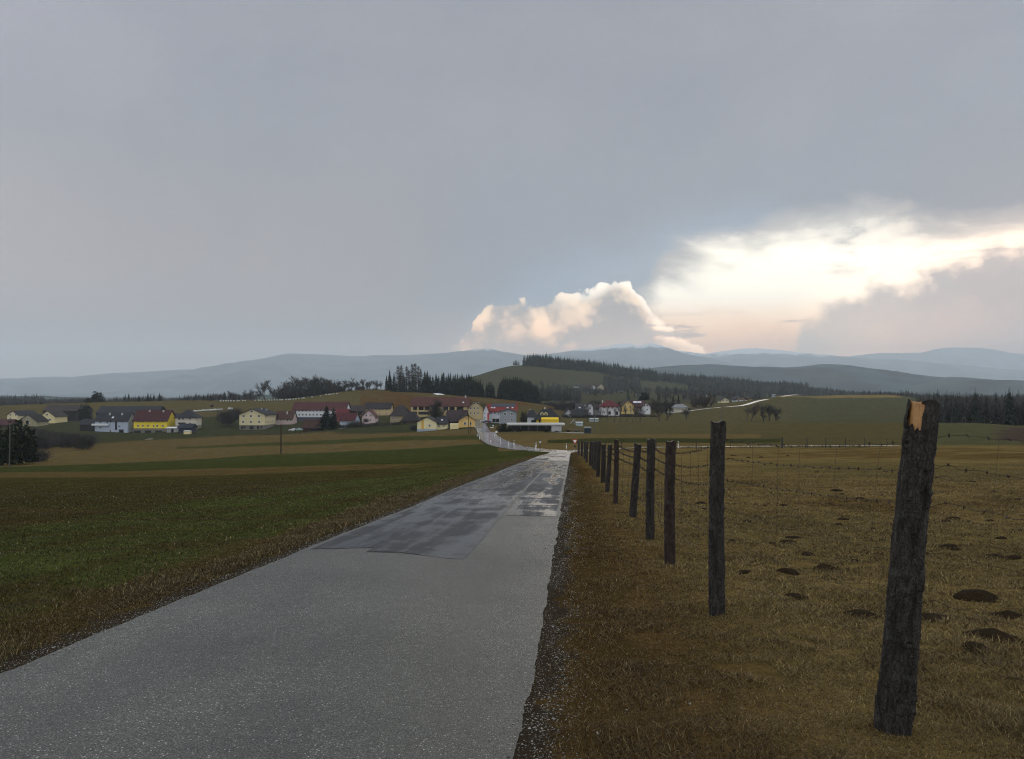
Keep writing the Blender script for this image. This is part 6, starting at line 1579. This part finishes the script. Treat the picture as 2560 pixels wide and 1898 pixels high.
    for u, vb, vt, Y, w in ((100,1142,1118,200,1.6),(85,1155,1138,190,2.2),(110,1150,1142,190,2.2)): T('scrub', u, vb, vt, Y, 'low reddish leafless bush beside the dark evergreen clump', 'low bushes beside the evergreen clump', 'bush', wide=w)
    T('round', 212, 1036, 1014, 548, 'dark conifer at the right end of the long brown barn', None, wide=.7)
    for k in range(30):
        u = 500+k*12; T('scrub', u, 1095, np.interp(u, [500,600,700,860], [1092,1088,1082,1076])+rnd.uniform(-1, 1.5), 395 if u < 760 else 385, 'low dark hedge plant along the upper edge of the fields', 'hedge plants above the fields', 'bush', wide=3.2)
    # --- right village
    for i, (u, vt) in enumerate(((1469,1004),(1503,1016),(1519,1016),(1536,1010),(1549,1006),(1566,1008),(1581,1005),(1590,1016),(1600,1008))):
        T('bare_slim', u, 1053, vt, 428, 'slim leafless tree in the row along the field before the right-hand village', 'slim trees before the right-hand village', wide=.75, zfix=False)
    for u, vb, vt, w in ((1648,1050,1005,1.2),(1666,1050,1012,1.0),(1716,1048,1015,1.1)): T('bare', u, vb, vt, 432, 'spreading leafless tree at the field edge left of the bungalow', 'leafless trees left of the bungalow', wide=w, zfix=False)
    for u, vt in ((1608,982),(1615,984),(1600,992)): T('round', u, 1002, vt, 560, 'dark rounded conifer above the white curved gable', 'dark conifers above the curved gable', wide=.9, zfix=False)
    for u, vt in ((1683,984),(1696,985)): T('spruce', u, 1015, vt, 545, 'pointed spruce behind the cream bungalow', 'pointed spruces behind the bungalow', wide=1.0, zfix=False)
    for k in range(12): T('bare' if k % 2 else 'bare_warm', 1632+k*5.2, 1035, 998+rnd.uniform(-5, 6), 530, 'dark leafless tree in the clump left of the pointed spruces', 'leafless clump left of the pointed spruces', wide=1.0, zfix=False)
    for k in range(9): T('bare_warm', 1735+k*5, 1026, 988+rnd.uniform(-4, 8), 560, 'reddish-brown leafless tree right of the bungalow', 'reddish trees right of the bungalow', wide=1.1, zfix=False)
    for k in range(16): T('bare', 1375+k*6, 1038+rnd.uniform(-8, 0), 1012+rnd.uniform(-4, 6)+ (k > 10)*8, 560, 'leafless tree behind the hip-roofed house and right-hand village', 'leafless trees behind the hip-roofed house', wide=1.1, zfix=False)
    for k in range(24): T('bare', 1405+k*10+rnd.uniform(-3, 3), 1030, 1000+rnd.uniform(-4, 8), 560, 'leafless tree in the brown belt behind the right-hand village roofs', 'leafless belt behind the right-hand village', wide=1.2, zfix=False)
    for k in range(20): T('scrub', 1410+k*12+rnd.uniform(-4, 4), 1046, 1034+rnd.uniform(-3, 3), 492, 'leafless garden shrub between the houses of the right-hand village', 'garden shrubs of the right-hand village', 'bush', wide=1.5, zfix=False)
    for k in range(10): T('scrub', 1370+k*12, 1020, 1004+rnd.uniform(-3, 3), 640, 'leafless thicket on the slope behind the hip-roofed house', 'thickets behind the hip-roofed house', 'bush', wide=1.8, zfix=False)
    for u, vb, vt, kd, lab in ((1867.5,1052,1010,'bare_slim','thin leafless tree, leftmost of the five on the right-hand slope'),(1878,1053,1008,'bare_warm','reddish leafless tree beside the thin one on the right-hand slope'),(1908,1056,1005,'bare_grey','grey-green leafless tree in the middle of the right-hand slope group'),(1925,1057,1008,'bare_grey','dense leafless tree between the two tallest of the slope group'),(1940,1058,1010,'bare_grey','widest leafless tree, rightmost of the right-hand slope group')):
        T(kd, u, vb, vt, 415, lab, None, wide=1.0 if kd != 'bare_grey' else 1.1, zfix=False)
    for u, vb in ((1420,1080),(1442,1082),(1392,1082)): T('scrub', u, vb, vb-7, 325, 'small leafless bush between the carport and the container', 'small bushes by the carport', 'bush', wide=1.6, zfix=False)
    # --- hill top trees
    for u, vt in ((1284,903),(1288,899),(1292,899),(1297,902),(1281,915)): T('spruce', u, 920, vt, 1370, 'spruce in the lone clump left of the hilltop wood', 'spruces of the lone hilltop clump', wide=1.3)
    for k in range(46):
        u = 1303+k*5.6; vt = np.interp(u, [1303,1312,1330,1360,1400,1440,1500,1560], [915,898,896,902,908,914,922,930])+rnd.uniform(-3, 3)
        T('spruce', u, 925, vt, np.interp(u, [1300,1450,1600], [1375,1440,1500]), 'spruce on the skyline of the far green hill', 'skyline spruces of the green hill', wide=rnd.uniform(1.1, 1.5))

# ---------------------------------------------------------------- woods (uncountable)
def wood(name, c0, c1, y0, y1, n, h0, h1, conif, seed, mc, mb, vmin=None, dens=None):
    g = np.random.default_rng(seed)
    c = g.uniform(c0, c1, n); Y = g.uniform(y0, y1, n) if not callable(y0) else y0(c)+g.uniform(0, 1, n)*(y1(c)-y0(c))
    if dens is not None:
        k = dens(c, Y); c = c[k]; Y = Y[k]; n = len(c)
    X = (c-1280)/F*Y; Z = zt(X, Y)-.5; Hh = h0+(h1-h0)*g.beta(2.2, 1.6, n)+(h1-h0)*fbm(X*.03, Y*.03, 3, seed)*.8
    isc = g.uniform(0, 1, n) < conif
    tv = []; tf = []; mi = []; off = 0
    protos = []
    for s in range(6):
        V, Fq = kites(6, None, 8, 1, .17, s+100, .05, .3, .85); protos.append((np.array(V), np.array(Fq)))
    bp = []
    for s in range(6):
        gg = random.Random(s+7); V = []; Fq = []
        v, f = tube([(0,0,0),(0,0,.6)], [.018,.008], 3)
        V += [tuple(x) for x in v]; 
        for q in f: Fq += [(q[0],q[1],q[2]),(q[0],q[2],q[3])]
        for k in range(95):
            e = gg.uniform(-1.2, 1.2); a = gg.uniform(0, 6.28); rr = gg.uniform(.25, .5)
            b_ = np.array([math.cos(a)*.06, math.sin(a)*.06, gg.uniform(.25, .6)])
            t_ = np.array([math.cos(a)*rr*.62, math.sin(a)*rr*.62, gg.uniform(.45, 1.0)]); t_[2] = min(t_[2], 1.02-.5*(rr*.9)**2*1.5)
            w_ = np.array([-math.sin(a), math.cos(a), 0])*gg.uniform(.006, .014); i = len(V)
            V += [tuple(b_-w_), tuple(b_+w_), tuple(t_)]; Fq.append((i, i+1, i+2))
        bp.append((np.array(V), np.array(Fq)))
    for grp, ml, id_ in ((isc, protos, 0), (~isc, bp, 1)):
        ids = np.where(grp)[0]
        for s in range(6):
            sel = ids[s::6]
            if len(sel) == 0: continue
            V, Fq = ml[s]; a = g.uniform(0, 6.28, len(sel)); ca, sa = np.cos(a)[:, None], np.sin(a)[:, None]; w = g.uniform(.85, 1.3, len(sel))[:, None]
            H = Hh[sel][:, None]
            vx = (V[None, :, 0]*ca-V[None, :, 1]*sa)*H*w+X[sel][:, None]; vy = (V[None, :, 0]*sa+V[None, :, 1]*ca)*H*w+Y[sel][:, None]; vz = V[None, :, 2]*H+Z[sel][:, None]
            tv.append(np.stack([vx, vy, vz], -1).reshape(-1, 3)); ff = (Fq[None]+(np.arange(len(sel))*len(V))[:, None, None]).reshape(-1, 3)+off
            tf.append(ff); mi.append(np.full(len(ff), id_)); off += len(sel)*len(V)
    me = np_mesh(name, np.concatenate(tv), np.concatenate(tf), [mc, mb], midx=np.concatenate(mi))
    tag(link(bpy.data.objects.new(name, me)), kind='stuff')
def build_woods():
    mc = foliage_mat('far_spruce', (.008,.012,.009), (.020,.030,.018)); mb = mat('far_bare_twigs', (.045,.040,.036), .9, .25, .05)
    # hilltop forest running down to the right
    def band(c, lo, hi): return lo
    fl = lambda c: np.interp(c, [1300,1400,1500,1560,1650,1750,1850,2000], [1372,1400,1420,1430,1480,1500,1520,1450])
    fh = lambda c: np.interp(c, [1300,1400,1500,1560,1650,1750,1850,2000], [1400,1500,1580,1640,1750,1850,1950,2000])
    wood('forest', 1304, 2020, fl, fh, 2300, 11, 22, .9, 1, mc, mb, dens=lambda c, Y: (c > 1304+60*np.abs(fbm(Y*.05, c*.02, 2, 3))+ (Y-fl(c))*.35))
    wood('forest', 1720, 2350, 1280, 1700, 1700, 12, 18, .55, 2, mc, mb)
    # wood behind the right meadow and at the right edge
    wood('woodland', 2240, 2760, 330, 430, 520, 11, 16, .14, 3, mc, mb, dens=lambda c, Y: c > 2325+.10*(Y-330)+25*np.sin(Y*.1))
    wood('woodland', 2150, 3000, 850, 1300, 1500, 13, 18, .5, 4, mc, mb)
    wood('woodland', 2520, 2700, 295, 330, 26, 12, 15, .9, 9, mc, mb)
    # valley woods behind the guest house and beside the far hamlet
    wood('woodland', 1330, 1450, 860, 1020, 420, 10, 16, .4, 5, mc, mb)
    wood('woodland', 1350, 1900, 1000, 1150, 380, 6, 12, .12, 6, mc, mb, dens=lambda c, Y: (fbm(c*.02, Y*.01, 3, 5) > -.05))
    wood('woodland', 1510, 1600, 1150, 1330, 260, 10, 15, .3, 7, mc, mb)
    wood('woodland', 1560, 1950, 800, 960, 260, 7, 13, .3, 10, mc, mb, dens=lambda c, Y: (fbm(c*.03, Y*.012, 3, 8) > -.1))
    # woods beyond the left meadow
    wood('woodland', -300, 640, 850, 1100, 1300, 11, 16, .2, 8, mc, mb)
    wood('woodland', -300, 110, 1200, 1500, 900, 15, 22, .8, 12, mc, mb)
build_ground(); build_roads(); build_grass(); build_gravel(); build_molehills(); build_posts(); build_wires(); build_roadside(); build_village(); build_cars(); build_trees(); build_woods(); build_mountains(); build_world(); build_light(); build_haze(); build_camera()
